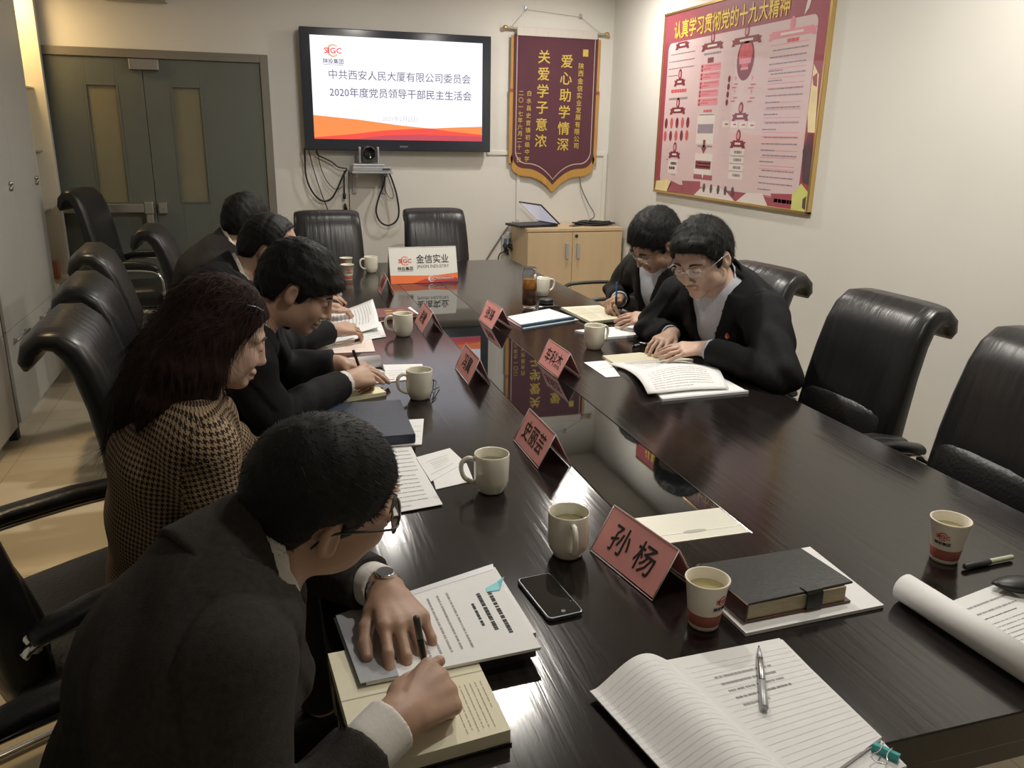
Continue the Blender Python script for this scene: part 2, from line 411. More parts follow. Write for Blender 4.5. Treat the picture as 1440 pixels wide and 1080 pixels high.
E_W = mat('screen_white', (.0, .0, .0), .25, emit=((.93, .93, 1.0), 1.5)); E_T = mat('screen_text', (0, 0, 0), .25, emit=((.14, .12, .20), 1.45)); E_D = mat('screen_date', (0, 0, 0), .25, emit=((.50, .48, .58), 1.45))
E_O = mat('screen_orange', (0, 0, 0), .25, emit=(srgb((255, 140, 78)), 1.45)); E_R = mat('screen_red', (0, 0, 0), .25, emit=(srgb((236, 82, 70)), 1.45)); E_P = mat('screen_crimson', (0, 0, 0), .25, emit=(srgb((196, 76, 90)), 1.45))
E_L = mat('screen_logo_red', (0, 0, 0), .25, emit=(srgb((216, 60, 66)), 1.45)); E_LO = mat('screen_logo_orange', (0, 0, 0), .25, emit=(srgb((250, 150, 90)), 1.45))
def logo(bm, M, w, mr, mo, mt, ml=None):
    """crescent ring, four letters, four characters below and a thin line"""
    R = w * .30
    pts = []
    for i in range(25):
        a = math.radians(40 + i * 280 / 24); pts.append((math.cos(a) * R, math.sin(a) * R))
    for i in range(25):
        a = math.radians(320 - i * 280 / 24); pts.append((math.cos(a) * R * .78 + R * .06, math.sin(a) * R * .80))
    q = [bm.verts.new(M @ Vector((p[0], p[1], .0001))) for p in pts]
    for i in range(24):
        f = bm.faces.new((q[i], q[i + 1], q[48 - i], q[49 - i])); f.material_index = mo
    text(bm, 'SIGC', M @ Matrix.Translation((0, 0, .0003)), w * .36, mr, .03, squeeze=1.15, maxw=w)
    text(bm, '陕投集团', M @ Matrix.Translation((0, -w * .50, 0)), w * .26, mt, .02, maxw=w * 1.02)
    if ml is not None:
        a = [M @ Vector((x * w * .5, y * w, .0002)) for x, y in ((-1, -.68), (1, -.68), (1, -.66), (-1, -.66))]
        bm.faces.new([bm.verts.new(p) for p in a]).material_index = ml
def slide_M(u, v): return frame_m((sx0 + (sx1 - sx0) * u, -.0035, sz1 - (sz1 - sz0) * v), (1, 0, 0), (0, 0, 1))
bm = NB(); sw, sh = sx1 - sx0, sz1 - sz0
box(bm, sx0, sx1, -.003, .0, sz0, sz1, 0)
def wave(bm, top, base, mi, dy):
    n = 24
    for i in range(n):
        u0, u1 = i / n, (i + 1) / n
        q = [(u0, base(u0)), (u1, base(u1)), (u1, top(u1)), (u0, top(u0))]
        if all(abs(a[1] - b[1]) < 1e-4 for a, b in ((q[0], q[3]), (q[1], q[2]))): continue
        f = bm.faces.new([bm.verts.new((sx0 + sw * u, -.0032 - dy, sz1 - sh * v)) for u, v in q]); f.material_index = mi
ip = lambda xs, ys: (lambda u: float(np.interp(u, xs, ys)))
one = lambda u: 1.
wave(bm, ip([0, .25, .5, .68, .8, 1], [.765, .80, .85, .875, .862, .845]), one, 1, 0)
wave(bm, ip([0, .2, .4, .55, .68, .8, 1], [.985, .95, .905, .885, .875, .90, .93]), one, 2, .0002)
wave(bm, ip([0, .22, .4, .6, .8, 1], [1, 1, .955, .94, .945, .95]), one, 3, .0004)
logo(bm, slide_M(.125, .14), sw * .112, 4, 5, 6, 6)
text(bm, '中共西安人民大厦有限公司委员会', slide_M(.512, .365), sw * .056, 6, .004, maxw=sw * .83)
text(bm, '2020年度党员领导干部民主生活会', slide_M(.515, .535), sw * .056, 6, .008, maxw=sw * .835)
text(bm, '2021年2月25日', slide_M(.50, .785), sw * .033, 7, 0)
scr = obj('screen', bm, [E_W, E_O, E_R, E_P, E_L, E_LO, E_T, E_D], tv)
bm = NB(); text(bm, 'SONY', frame_m((sx0 + sw * .52, -.0012, -Hh + .032), (1, 0, 0), (0, 0, 1)), .018, 0, .01, squeeze=1.3); obj('maker_badge', bm, silver_m, tv)

# ---- shelf bracket, set-top box and conference camera under the television
shY = YB
a, b = P(487, 233, YB - .12), P(546, 240, YB - .12)
shz = 1.285; sxa, sxb = .665, .955
t = thing('wall_shelf', 'small silver wall bracket shelf below the television holding a slim box', 'shelf', ((sxa + sxb) / 2, YB, shz))
w = (sxb - sxa) / 2
bm = NB(); box(bm, -w, w, -.24, -.001, -.014, 0); obj('shelf_board', bm, silver_m, t, bevel=.003)
for sx in (-w + .02, w - .05):
    bm = NB(); box(bm, sx, sx + .03, -.02, -.001, -.17, -.014); box(bm, sx + .010, sx + .020, -.20, -.02, -.04, -.014)
    obj('bracket', bm, silver_m, t, bevel=.003)
t = thing('codec_box', 'slim silver set-top box on the wall shelf under the camera', 'set-top box', ((sxa + sxb) / 2, YB - .12, shz))
bm = NB(); box(bm, -w + .005, w - .005, -.115, .105, .001, .034); obj('case', bm, silver_m, t, bevel=.004)
bm = NB(); box(bm, w - .075, w - .02, -.1165, -.114, .010, .022); obj('front_display', bm, darkg_m, t)
t = thing('conference_camera', 'grey pan and tilt conference camera standing on the slim box under the television', 'camera', (.80, YB - .12, shz + .034))
bm = NB(); box(bm, -.125, .105, -.07, .06, .001, .018); obj('base', bm, silver_m, t, bevel=.008)
for s in (-1, 1):
    bm = NB(); box(bm, s * .065 - .008, s * .065 + .008, -.03, .03, .018, .135); obj('yoke_arm', bm, silver_m, t, bevel=.007)
bm = NB(); rs = []
for i in range(13):
    a = PI * i / 12; rs.append((math.cos(a) * .052, math.sin(a) * .052))
prism(bm, [(-.052, -.06)] + [(-x, y) for x, y in rs] + [(.052, -.06)], -.05, .05, M=Matrix.Translation((0, 0, .088)) @ Matrix.Rotation(PI / 2, 4, 'X'))
obj('camera_head', bm, darkg_m, t, bevel=.006)
bm = NB(); lathe(bm, [(.043, 0), (.043, .012), (.036, .014), (.03, .006), (.001, .004)], 28); bmesh.ops.transform(bm, matrix=Matrix.Translation((0, -.05, .092)) @ Matrix.Rotation(PI / 2, 4, 'X'), verts=bm.verts)
obj('lens', bm, mat('lens_glass', (.004, .004, .006), .05, noise=(5, .05)), t, True)
# cables
def cable(name, label, pix, r=.005, m=cable_m, dy=.045, grp=None, cat='cable', extra=None):
    pts = [at_y(px, py, YB - (d if d is not None else dy)) for px, py, d in [(q + (None,))[:3] if len(q) == 2 else q for q in pix]]
    bm = NB(); tube(bm, spline(pts, 6), r, 8); o = obj(name, bm, m, None, True); tag(o, label, cat, grp); return o
cable('hdmi_cable', 'thick black cable looping down left of the shelf from the television corner', [(428, 208, .09), (429, 228), (430, 245), (435, 262), (445, 277), (456, 283), (467, 278), (476, 262), (482, 248), (488, 238)], .0065)
t = cable('thin_cable', 'thin black cord running straight down behind the left end chair', [(434, 210, .09), (440, 235), (452, 272), (467, 310), (480, 345), (492, 390)], .0035)
cable('grey_cord', 'thin dark cord sagging from the television to the shelf, inside the thick loop', [(447, 214, .09), (450, 232), (458, 252), (468, 264), (475, 266), (482, 262)], .003)
cable('camera_cable', 'black cable crossing from the television to the left end of the shelf', [(445, 205, .09), (446, 217), (455, 222), (467, 228), (476, 235), (488, 237)], .005)
cable('looped_cable', 'thick black cable hanging in a long loop at the right end of the shelf', [(542, 238), (540, 258), (532, 280), (529, 298), (535, 312), (546, 317), (557, 311), (561, 298), (558, 275), (552, 255), (545, 238)], .0065, dy=.055)
cable('short_loop', 'thin grey cord in a short loop inside the long black loop', [(541, 240), (541, 262), (546, 276), (552, 279), (553, 272), (548, 255), (543, 240)], .003, gcable_m, .035)
cable('drop_cable', 'thin black cord dropping straight from the shelf behind the left end chair', [(490, 240), (491, 270), (492, 300), (494, 345), (496, 390)], .003)
t = thing('power_lead', 'short black lead with two chunky plugs hanging below the left of the shelf', 'cable', tuple(at_y(484, 240, YB - .04)))
L0 = t.location
bm = NB(); tube(bm, [Vector((0, 0, 0)), Vector((-.004, 0, -.10)), Vector((-.006, 0, -.20))], .005, 8); obj('lead', bm, cable_m, t, True)
bm = NB(); tube(bm, [(-.006, 0, -.16), (-.006, 0, -.165), (-.006, 0, -.20), (-.006, 0, -.205)], [.006, .012, .012, .006], 10); tube(bm, [(-.004, 0, -.235), (-.003, 0, -.245), (0, 0, -.285), (0, 0, -.29)], [.006, .01, .015, .006], 10); obj('plug', bm, blackp_m, t, True)

# ---- maroon pennant on its rod
py_ = YB - .035
A = at_y(716, 44, py_); B = at_y(840, 54, py_)
bx0, bx1, bzt = 1.915, 2.590, 2.275
t = thing('award_pennant', 'maroon velvet award pennant with gold lettering and fringe hanging on the back wall', 'banner', ((bx0 + bx1) / 2, py_, bzt))
hw = (bx1 - bx0) / 2
def ban_outline(w, zt, zb, tip, rc=.10, n=10):
    """half-shield: straight sides, rounded lower corners, pointed middle"""
    pts = [(-w, zt)]
    for i in range(n + 1):
        a = PI + (PI / 2) * i / n; pts.append((-w + rc + math.cos(a) * rc, zb + rc + math.sin(a) * rc))
    m = len(pts)
    for i in range(1, 9):
        u = i / 8; pts.append(((-w + rc) * (1 - u), zb - (tip) * (u ** 2.2)))
    right = [(-x, z) for x, z in pts[:-1]][::-1]
    return pts + right
def ban_M(dy): return Matrix.Translation((0, dy, 0)) @ Matrix.Rotation(PI / 2, 4, 'X')
out = ban_outline(hw, 0, -.965, .125)
bm = NB(); prism(bm, out, -.002, .002, M=ban_M(0))
cloth = obj('cloth', bm, velvet_m, t)
bm = NB(); inn = [(x * .935, -.0 if z > -.01 else z * .968 + .0) for x, z in out]; inn2 = [(x * .917, -.0 if z > -.01 else z * .961) for x, z in out]
for i in range(len(inn) - 1):
    q = [inn[i], inn[i + 1], inn2[i + 1], inn2[i]]
    bm.faces.new([bm.verts.new((x, -.0028, z)) for x, z in q])
obj('border_braid', bm, mat('silver_braid', (.55, .42, .36), .6, noise=(60, .1)), cloth)
def column(chars, x, dx, z0, st, sz, bold):
    bm = NB()
    for i, ch in enumerate(chars): text(bm, ch, frame_m((x - dx * i, -.003, z0 - st * i), (1, 0, 0), (0, 0, 1)), sz, 0, bold, extr=.0005)
    obj('lettering', bm, gold_m, cloth)
column('爱心助学情深', .085, .002, -.175, .122, .102, .014); column('关爱学子意浓', -.098, .002, -.150, .122, .102, .014)
column('陕西金信实业发展有限公司', .205, .0016, -.205, .0535, .048, .010); column('白水县史官镇初级中学', -.210, .001, -.415, .0535, .042, .008); column('二〇一七年六月二十一日', -.275, .001, -.415, .049, .042, .008)
bm = NB(); box(bm, .215, .258, -.0032, -.0028, -.135, -.085); obj('gold_patch', bm, gold_m, cloth)
bm = NB(); ps = out[1:-1]
fine = []
for i in range(len(ps) - 1):
    p, q = Vector(ps[i]), Vector(ps[i + 1]); n_ = max(1, int((q - p).length / .006))
    fine += [p.lerp(q, k / n_) for k in range(n_)]
fine.append(Vector(ps[-1])); rf_ = random.Random(3); lowv = []
for k, p in enumerate(fine):           # fringe below the lower edge, its ends ragged
    d = (.066 if abs(p.x) < hw * .97 else .03) * (rf_.uniform(.92, 1.08) if k % 2 else .86); lowv.append(Vector((p.x * (1 + .035 * min(1, abs(p.x) / hw)), p.y - d)))
v4 = [[bm.verts.new((a_.x, y, a_.y)) for a_ in L_] for L_, y in (([Vector((p.x, p.y + .01)) for p in fine], .001), (lowv, .001), (lowv, .005), ([Vector((p.x, p.y + .01)) for p in fine], .005))]
for k in range(len(fine) - 1):
    for m_ in range(4): bm.faces.new((v4[m_][k], v4[m_][k + 1], v4[(m_ + 1) % 4][k + 1], v4[(m_ + 1) % 4][k]))
obj('fringe', bm, fringe_m, t)
for s in (-1, 1):
    bm = NB(); x0, x1 = sorted((s * (hw - .004), s * (hw + .028)))
    box(bm, x0, x1, .001, .005, -.93, -.40); box(bm, x0 + .006, x1 - .006, .001, .005, -.40, -.01); box(bm, x0 - .002, x1 + .002, .0, .006, -.41, -.385, 1)
    obj('side_tassel', bm, [fringe_m, cupband_m], t)
rl, rr = at_y(712, 32, py_) - t.location, at_y(851, 45, py_) - t.location
rz = .035
bm = NB(); tube(bm, [(-hw - .06, 0, rz + .003), (hw + .06, 0, rz - .006)], .009, 12); obj('rod', bm, mat('cream_rod', (.62, .56, .46), .4, noise=(8, .05)), t, True)
bm = NB(); box(bm, -hw + .02, hw - .01, -.012, .012, -.012, rz + .012); obj('rod_sleeve', bm, mat('silver_satin', (.60, .55, .50), .4, noise=(20, .06), bump=(30, .3, (10, 1, 1))), t, bevel=.004)
for s in (-1, 1):
    bm = NB(); bmesh.ops.create_uvsphere(bm, u_segments=16, v_segments=10, radius=.017, matrix=Matrix.Translation((s * (hw + .07), 0, rz - s * .004)) @ Matrix.Scale(1.25, 4, (1, 0, 0)))
    obj('finial', bm, goldm_m, t, True)
bm = NB(); hk = [at_y(740, 13, YB - .012) - t.location, at_y(817, 24, YB - .012) - t.location]
tube(bm, [(-hw - .02, 0, rz + .01), hk[0], hk[1], (hw + .02, 0, rz)], .0015, 6); obj('hanging_string', bm, mat('string', (.45, .42, .36), .8, noise=(20, .05)), t, True)
for h in hk:
    o = NB(); p = h + t.location; box(o, p.x - .012, p.x + .012, p.y + .001, p.y + .011, p.z - .012, p.z + .022); tube(o, [(p.x, p.y, p.z - .004), (p.x, p.y - .02, p.z - .006), (p.x, p.y - .022, p.z + .008)], .003, 6)
    hh = obj('wall_hook', o, silver_m, None, bevel=.002); tag(hh, 'small adhesive hook holding the pennant string, ' + ('left' if h is hk[0] else 'right') + ' one above the pennant', 'hook')

# ================================================================ POSTER ON THE RIGHT WALL
PX = XR - .022
pc = [at_x(*q, PX) for q in ((936.3, 20), (919, 269.3), (1135.7, 302))]
pyL = (pc[0].y + pc[1].y) / 2; pyR = pc[2].y; pz0 = (pc[1].z + pc[2].z) / 2; pz1 = pc[0].z
pw, ph = pyL - pyR, pz1 - pz0
t = thing('framed_poster', 'large red and pink study poster in a thin gold frame on the right wall', 'poster', (PX, (pyL + pyR) / 2, (pz0 + pz1) / 2))
bm = NB(); f_ = .016
for a in ((-pw / 2, pw / 2, -ph / 2, -ph / 2 + f_), (-pw / 2, pw / 2, ph / 2 - f_, ph / 2), (-pw / 2, -pw / 2 + f_, -ph / 2, ph / 2), (pw / 2 - f_, pw / 2, -ph / 2, ph / 2)):
    box(bm, -.006, .021, a[0], a[1], a[2], a[3])
obj('gold_frame', bm, goldm_m, t, bevel=.003)
pmats = [mat('poster_red', srgb((156, 68, 82)), .5, coat=.6, noise=(3, .10)), mat('poster_panel', srgb((216, 190, 190)), .5, coat=.6, noise=(2, .03)),
         mat('poster_yellow', srgb((240, 205, 70)), .5, coat=.6, noise=(20, .05)), mat('poster_darkred', srgb((128, 44, 60)), .5, coat=.6, noise=(9, .04)),
         mat('poster_pink', srgb((222, 142, 152)), .5, coat=.6, noise=(9, .04)), mat('poster_grey', srgb((150, 136, 146)), .5, coat=.6, noise=(30, .1)),
         mat('poster_red_text', srgb((206, 92, 100)), .5, coat=.6, noise=(30, .1)), mat('poster_white', srgb((226, 214, 208)), .5, coat=.6, noise=(3, .02)),
         mat('poster_dark', srgb((84, 60, 70)), .5, coat=.6, noise=(9, .1)), mat('poster_green', srgb((206, 208, 120)), .5, coat=.6, noise=(9, .06)), mat('poster_cream', srgb((234, 214, 160)), .5, coat=.6, noise=(9, .1))]
bm = NB()
def pp(px, py): v = at_x(px, py, PX) - t.location; return (-v.y, v.z)        # poster plane: right, up
PM = frame_m((0, 0, 0), (0, -1, 0), (0, 0, 1))
def pq(poly, mi, lay=1):
    f = bm.faces.new([bm.verts.new(PM @ Vector((a, b, .0004 * lay))) for a, b in poly]); f.material_index = mi
def prect(cx, cy, w, h, mi, lay=2, rad=0):
    if rad:
        p = []
        for sx, sy, a0 in ((1, 1, 0), (-1, 1, 90), (-1, -1, 180), (1, -1, 270)):
            for k in range(5):
                a = math.radians(a0 + 22.5 * k); p.append((cx + sx * (w / 2 - rad) + math.cos(a) * rad, cy + sy * (h / 2 - rad) + math.sin(a) * rad))
        pq(p, mi, lay)
    else: pq([(cx - w / 2, cy - h / 2), (cx + w / 2, cy - h / 2), (cx + w / 2, cy + h / 2), (cx - w / 2, cy + h / 2)], mi, lay)
def pell(cx, cy, rx, ry, mi, lay=3, n=20): pq([(cx + math.cos(2 * PI * k / n) * rx, cy + math.sin(2 * PI * k / n) * ry) for k in range(n)], mi, lay)
rnd = random.Random(4)
def plines(x0, x1, ytop, n, dy, mi=5, h=.0065, last=.4, lay=3):
    for i in range(n):
        x = x0 + (.02 if i == 0 else 0); xe = x1 if i < n - 1 else x0 + (x1 - x0) * last
        while x < xe - .006:
            w = min(rnd.uniform(.01, .045), xe - x); prect(x + w / 2, ytop - i * dy, w, h, mi, lay); x += w + .004
def ribbon(px, py, w, mi=3, star=True):
    x, y = pp(px, py); h = .036
    pq([(x - w / 2, y - h / 2), (x + w / 2, y - h / 2), (x + w / 2, y + h / 2), (x - w / 2, y + h / 2)], mi, 4)
    for s in (-1, 1): pq([(x + s * (w / 2 - .008), y - h / 2 - .008), (x + s * (w / 2 + .028), y - h / 2 - .008), (x + s * (w / 2 + .014), y - .004), (x + s * (w / 2 + .028), y + h / 2 - .008), (x + s * (w / 2 - .008), y + h / 2 - .008)], mi, 3)
    if star: pell(x, y + .045, .024, .034, mi, 3); pell(x, y + .045, .014, .02, 4, 5)
    prect(x, y, w * .55, .012, 7, 5)
prect(0, 0, pw - .03, ph - .03, 0, 0)
px0, pyt = pp(941, 62); px1, _ = pp(1152, 20); _, pyb = pp(1070, 274)
prect((px0 + px1) / 2, (pyt + pyb) / 2, px1 - px0, pyt - pyb, 1, 1, .04)
c0, c1 = pp(949, 41), pp(1112, 8)
text(bm, '认真学习贯彻党的十九大精神', PM @ Matrix.Translation(((c0[0] + c1[0]) / 2, (c0[1] + c1[1]) / 2, .002)), .115, 2, .02, squeeze=.85, maxw=c1[0] - c0[0])
bx_, by_ = pp(1138, 5); pq([(bx_ - .03, by_ - .05), (bx_ + .005, by_ - .02), (bx_ + .03, by_ + .05), (bx_ - .01, by_ + .03)], 7, 3)
# columns of small content
x, y = pp(960, 64); ribbon(960, 63, .13, 3, False); a0, a1 = pp(942, 78), pp(978, 72); plines(a0[0], a1[0], a0[1], 4, .044)
ribbon(956, 115, .10); a0 = pp(941, 129); plines(a0[0] + .01, a0[0] + .24, a0[1], 1, .03, 6, .02, 1); plines(a0[0] - .01, a0[0] + .26, a0[1] - .048, 1, .03, 5, .014, 1)
ribbon(953, 155, .16)
for r_ in range(2):
    for i in range(5):
        q = pp(937 + i * 7.6 - r_ * 1.5, 173.5 + r_ * 18 + i * -.3); pell(q[0], q[1], .021, .034, 3 if (i + r_) % 2 == 0 else 6)
ribbon(948.5, 217, .11); a0 = pp(935, 224); plines(a0[0], a0[0] + .13, a0[1], 1, .03)
q = pp(946, 234); prect(q[0], q[1], .13, .09, 7, 2); plines(q[0] - .05, q[0] + .05, q[1] + .02, 2, .03, 8, .018, .8); q = pp(951, 246); plines(q[0] - .09, q[0] + .09, q[1], 1, .02)
ribbon(1002, 64, .20); q = pp(1001, 75); plines(q[0] - .11, q[0] + .11, q[1], 1, .02, 5, .012, 1); q = pp(999.5, 84.5); prect(q[0], q[1], .07, .03, 3)
for i in range(5):
    q = pp(999.5 - i * 1.2, 94.5 + i * 12.2); prect(q[0], q[1], .24, .042, 4, 2, .008); plines(q[0] - .08, q[0] + .10, q[1] + .010, 2, .016, 6, .006, .5); pell(q[0] - .10, q[1] + .01, .008, .009, 3); pell(q[0] - .10, q[1] - .012, .008, .009, 3)
q = pp(994, 156); plines(q[0] - .06, q[0] + .06, q[1], 1, .02, 6, .014, 1); prect(q[0], q[1] - .022, .19, .004, 3)
q = pp(992, 181); prect(q[0], q[1], .215, .18, 7, 2); prect(q[0], q[1], .19, .055, 5, 3); plines(q[0] - .10, q[0] + .10, q[1] - .105, 1, .02, 5, .012, 1)
q = pp(990, 206); pq([(q[0] - .015, q[1] + .04), (q[0] - .015, q[1] - .005), (q[0] - .035, q[1] - .005), (q[0], q[1] - .045), (q[0] + .035, q[1] - .005), (q[0] + .015, q[1] - .005), (q[0] + .015, q[1] + .04)], 3, 3)
q = pp(988.5, 232); prect(q[0], q[1], .215, .14, 7, 2); prect(q[0], q[1], .19, .05, 3, 3); plines(q[0] - .085, q[0] + .085, q[1] + .01, 2, .02, 4, .006, 1); q = pp(988, 249); prect(q[0], q[1], .23, .03, 0, 3); pq([(q[0] - .012, q[1] + .018), (q[0] + .012, q[1] + .018), (q[0], q[1] - .012)], 7, 4)
ribbon(1050, 56, .25); q = pp(1048.5, 83); pell(q[0], q[1], .088, .115, 3); pell(q[0], q[1] + .025, .07, .07, 6, 4); prect(q[0], q[1] - .01, .12, .028, 4, 5); prect(q[0], q[1] - .05, .08, .016, 4, 5)
for i in range(4):
    q = pp(1025.8 - i * 1.2, 111 + i * 11); pell(q[0], q[1], .014, .019, 3)
    for (dx, rr_) in ((34.5, 0), (58, 1)):
        if i in (0, 2): q2 = pp(1000 + dx - i * .8, 112 + i * 9.6); pell(q2[0], q2[1] + .01, .012, .018, 4, 3, 3); plines(q2[0] - .03, q2[0] + .04, q2[1] - .025, 2, .018, 6, .007, .7)
ribbon(1041, 163.5, .12); 
for i in range(4):
    q = pp(1020.5 + i * 12, 174.5 + i * .6); prect(q[0], q[1], .075, .036, 7, 2); plines(q[0] - .028, q[0] + .028, q[1], 1, .02, 6, .009, 1)
ribbon(1037.5, 202, .11)
for i in range(4):
    q = pp(1036.5 - i * .9, 214 + i * 10.8); prect(q[0], q[1], .155, .046, 7, 2); plines(q[0] - .05, q[0] + .06, q[1], 1, .02, 5, .015, .9)
ribbon(1114, 45.5, .36, 4); q = pp(1114, 56); plines(q[0] - .06, q[0] + .06, q[1], 1, .02, 6, .018, 1)
for (pa, pb, n, ) in (((1084, 72), (1137, 65), 4), ((1081, 105), (1133, 100), 2), ((1078, 126), (1130, 122), 3), ((1075, 152), (1126, 150), 2), ((1073, 173), (1124, 172.5), 2), ((1071.5, 193), (1122, 194), 3), ((1069, 218), (1120, 221), 2), ((1068, 239), (1116, 242), 4)):
    a, b = pp(*pa), pp(*pb); plines(a[0], b[0], a[1], n, .034); prect((a[0] + b[0]) / 2, a[1] + .026, b[0] - a[0], .003, 4, 2); prect((a[0] + b[0]) / 2, a[1] - n * .034 - .004, b[0] - a[0], .003, 4, 2)
# coloured artwork round the lower edge and right side
q0, q1 = pp(925, 262), pp(1000, 268); zb_ = -ph / 2 + f_
def strip(pts, mi, lay): pq([pp(*p) for p in pts], mi, lay)
strip([(921, 266), (923, 254), (939, 252), (944, 258), (938, 269)], 10, 3)
strip([(938, 267.5), (944, 254), (960, 262), (958, 271)], 0, 3)
strip([(959, 254), (985, 255), (984, 276), (962, 271)], 0, 2)
strip([(975, 275), (985, 265), (1005, 262), (1020, 268), (1034, 284)], 7, 3); strip([(1034, 284), (1050, 271), (1072, 272), (1080, 291)], 7, 3)
for i in range(5): q = pp(990 + i * 10, 264 + i * 1.4); pell(q[0], q[1], .018, .03, 8, 4, 6)
strip([(1084, 272), (1114, 273), (1112, 296), (1087, 290)], 0, 3); q = pp(1099, 283); plines(q[0] - .09, q[0] + .09, q[1], 1, .03, 2, .02, 1)
strip([(1114, 273), (1127, 258), (1136, 270), (1133, 299), (1112, 295)], 9, 3); strip([(1129, 280), (1134, 276), (1132, 296), (1128, 292)], 8, 4)
strip([(1129, 212), (1137, 188), (1143, 188), (1140, 262), (1128, 256)], 8, 3)
strip([(1136, 160), (1145, 90), (1152, 105), (1146, 187), (1136, 186)], 10, 3); strip([(1143, 108), (1150, 102), (1149, 122), (1144, 120)], 0, 4)
obj('poster_print', bm, pmats, t)
bm = NB(); box(bm, .001, .02, -pw / 2 + .012, pw / 2 - .012, -ph / 2 + .012, ph / 2 - .012); obj('backing_board', bm, pmats[0], t)

# ================================================================ SIDEBOARD AND WHAT STANDS ON IT
SX0, SX1, SY0, SY1, SZ = 1.925, 2.70, 5.88, 6.285, .885
t = thing('sideboard', 'maple wood cabinet with two doors under the pennant', 'cabinet', ((SX0 + SX1) / 2, (SY0 + SY1) / 2, 0)); o_ = t.location
hw_, hd = (SX1 - SX0) / 2, (SY1 - SY0) / 2
bm = NB(); box(bm, -hw_, hw_, -hd + .002, hd, .05, SZ - .026); box(bm, -hw_ + .02, hw_ - .02, -hd + .03, hd, 0, .05); obj('carcass', bm, maple_m, t, bevel=.002)
bm = NB(); box(bm, -hw_ - .004, hw_ + .004, -hd - .018, hd, SZ - .025, SZ); obj('cabinet_top', bm, maple_m, t, bevel=.003)
xs = 2.287 - o_.x
for k, (a, b) in enumerate(((-hw_ + .002, xs - .0015), (xs + .0015, hw_ - .002))):
    bm = NB(); box(bm, a, b, -hd - .016, -hd, .06, SZ - .030); d_ = obj('cabinet_door', bm, maple_m, t, bevel=.002)
    hx = xs + (.045 if k else -.045); bm = NB(); box(bm, hx - .012, hx + .012, -hd - .036, -hd - .017, .655, .775); obj('handle', bm, silver_m, d_, bevel=.004)
    if k:
        bm = NB(); lathe(bm, [(.013, 0), (.013, .004), (.006, .005)], 16); bmesh.ops.transform(bm, matrix=Matrix.Translation((xs + .03, -hd - .016, .825)) @ Matrix.Rotation(PI / 2, 4, 'X'), verts=bm.verts); obj('lock', bm, blackp_m, d_, True)
# laptop, its lid tilted back, seen from the hinge side
t = thing('laptop', 'thin black laptop with a lit pale screen on the maple cabinet', 'laptop', (2.01, 6.06, SZ + .001), math.radians(14))
bm = NB(); box(bm, -.16, .16, -.115, .115, 0, .018); obj('keyboard_base', bm, blackp_m, t, bevel=.004)
bm = NB(); Ml = Matrix.Translation((0, .112, .018)) @ Matrix.Rotation(math.radians(-28), 4, 'X')
Ml = Matrix.Translation((.165, 0, .018)) @ Matrix.Rotation(math.radians(40), 4, 'Y')
box(bm, -.235, 0, -.16, .16, .0, .008, M=Ml); lid = obj('lid', bm, blackp_m, t, bevel=.002)
bm = NB(); box(bm, -.225, -.012, -.148, .148, -.001, .0, M=Ml); obj('screen', bm, mat('laptop_screen', (.02, .02, .02), .2, emit=((.75, .70, .80), .7)), lid)
bm = NB(); box(bm, .13, .19, -.10, .10, .0, .022); obj('battery', bm, blackp_m, t, bevel=.004)
t = thing('card_reader', 'small flat grey card lying in the middle of the maple cabinet top', 'card', (2.36, 6.00, SZ + .001), .5)
bm = NB(); box(bm, -.05, .05, -.025, .025, 0, .006); obj('case', bm, darkg_m, t, bevel=.002)
t = thing('cable_coil', 'coiled black cable heap at the right end of the maple cabinet', 'cable', (2.54, 6.07, SZ + .001))
bm = NB()
for k in range(5):
    rr_ = .055 + .012 * k; tube(bm, [(math.cos(a) * rr_ * 1.7, math.sin(a) * rr_, .008 + .007 * (k % 3) + .004 * math.sin(3 * a + k)) for a in [2 * PI * i / 28 for i in range(29)]], .006, 6)
obj('coil', bm, cable_m, t, True)
bm = NB(); box(bm, -.135, -.05, -.03, .02, 0, .03); obj('plug', bm, blackp_m, t, bevel=.008)
o = NB(); tube(o, spline([at_y(815, 235, YB - .02), at_y(817, 262, YB - .03), at_y(827, 285, YB - .05), at_y(836, 303, YB - .09), Vector((2.50, 6.12, SZ + .02))], 6), .0045, 8)
tag(obj('hanging_cable', o, gcable_m, None, True), 'grey cord dropping from behind the pennant to the cable heap on the cabinet', 'cable')
# socket with plugs left of the sideboard
so = at_y(713, 341, YB - .01)
t = thing('wall_socket', 'white wall socket with black plugs beside the maple cabinet', 'socket', tuple(so))
bm = NB(); box(bm, -.045, .035, -.008, .009, -.14, .06); obj('socket_plate', bm, panel_m, t, bevel=.003)
bm = NB(); box(bm, -.03, .0, -.012, -.008, .0, .035); box(bm, .008, .028, -.012, -.008, .0, .035); obj('socket_insert', bm, mat('blue_grey_insert', (.12, .17, .22), .4, noise=(9, .1)), t, bevel=.002)
for (x, z) in ((-.022, -.022), (.018, -.022), (-.01, -.065)):
    bm = NB(); tube(bm, [(x, -.008, z), (x, -.03, z), (x, -.045, z - .008), (x + .006, -.055, z - .03)], [.018, .017, .012, .006], 12); pl_ = obj('plug', bm, blackp_m, t, True)
bm = NB(); tube(bm, spline([(-.03, -.05, -.065), (-.07, -.05, -.08), (-.085, -.045, -.13), (-.075, -.03, -.25), (-.07, -.02, -.5)], 5), .005, 8); obj('plug_lead', bm, cable_m, t, True)
o = NB(); tube(o, spline([Vector((1.935, 6.27, SZ + .012)), at_y(712, 322, YB - .015), at_y(700, 340, YB - .012), at_y(686, 362, YB - .012), at_y(668, 395, YB - .012)], 6), .006, 8)
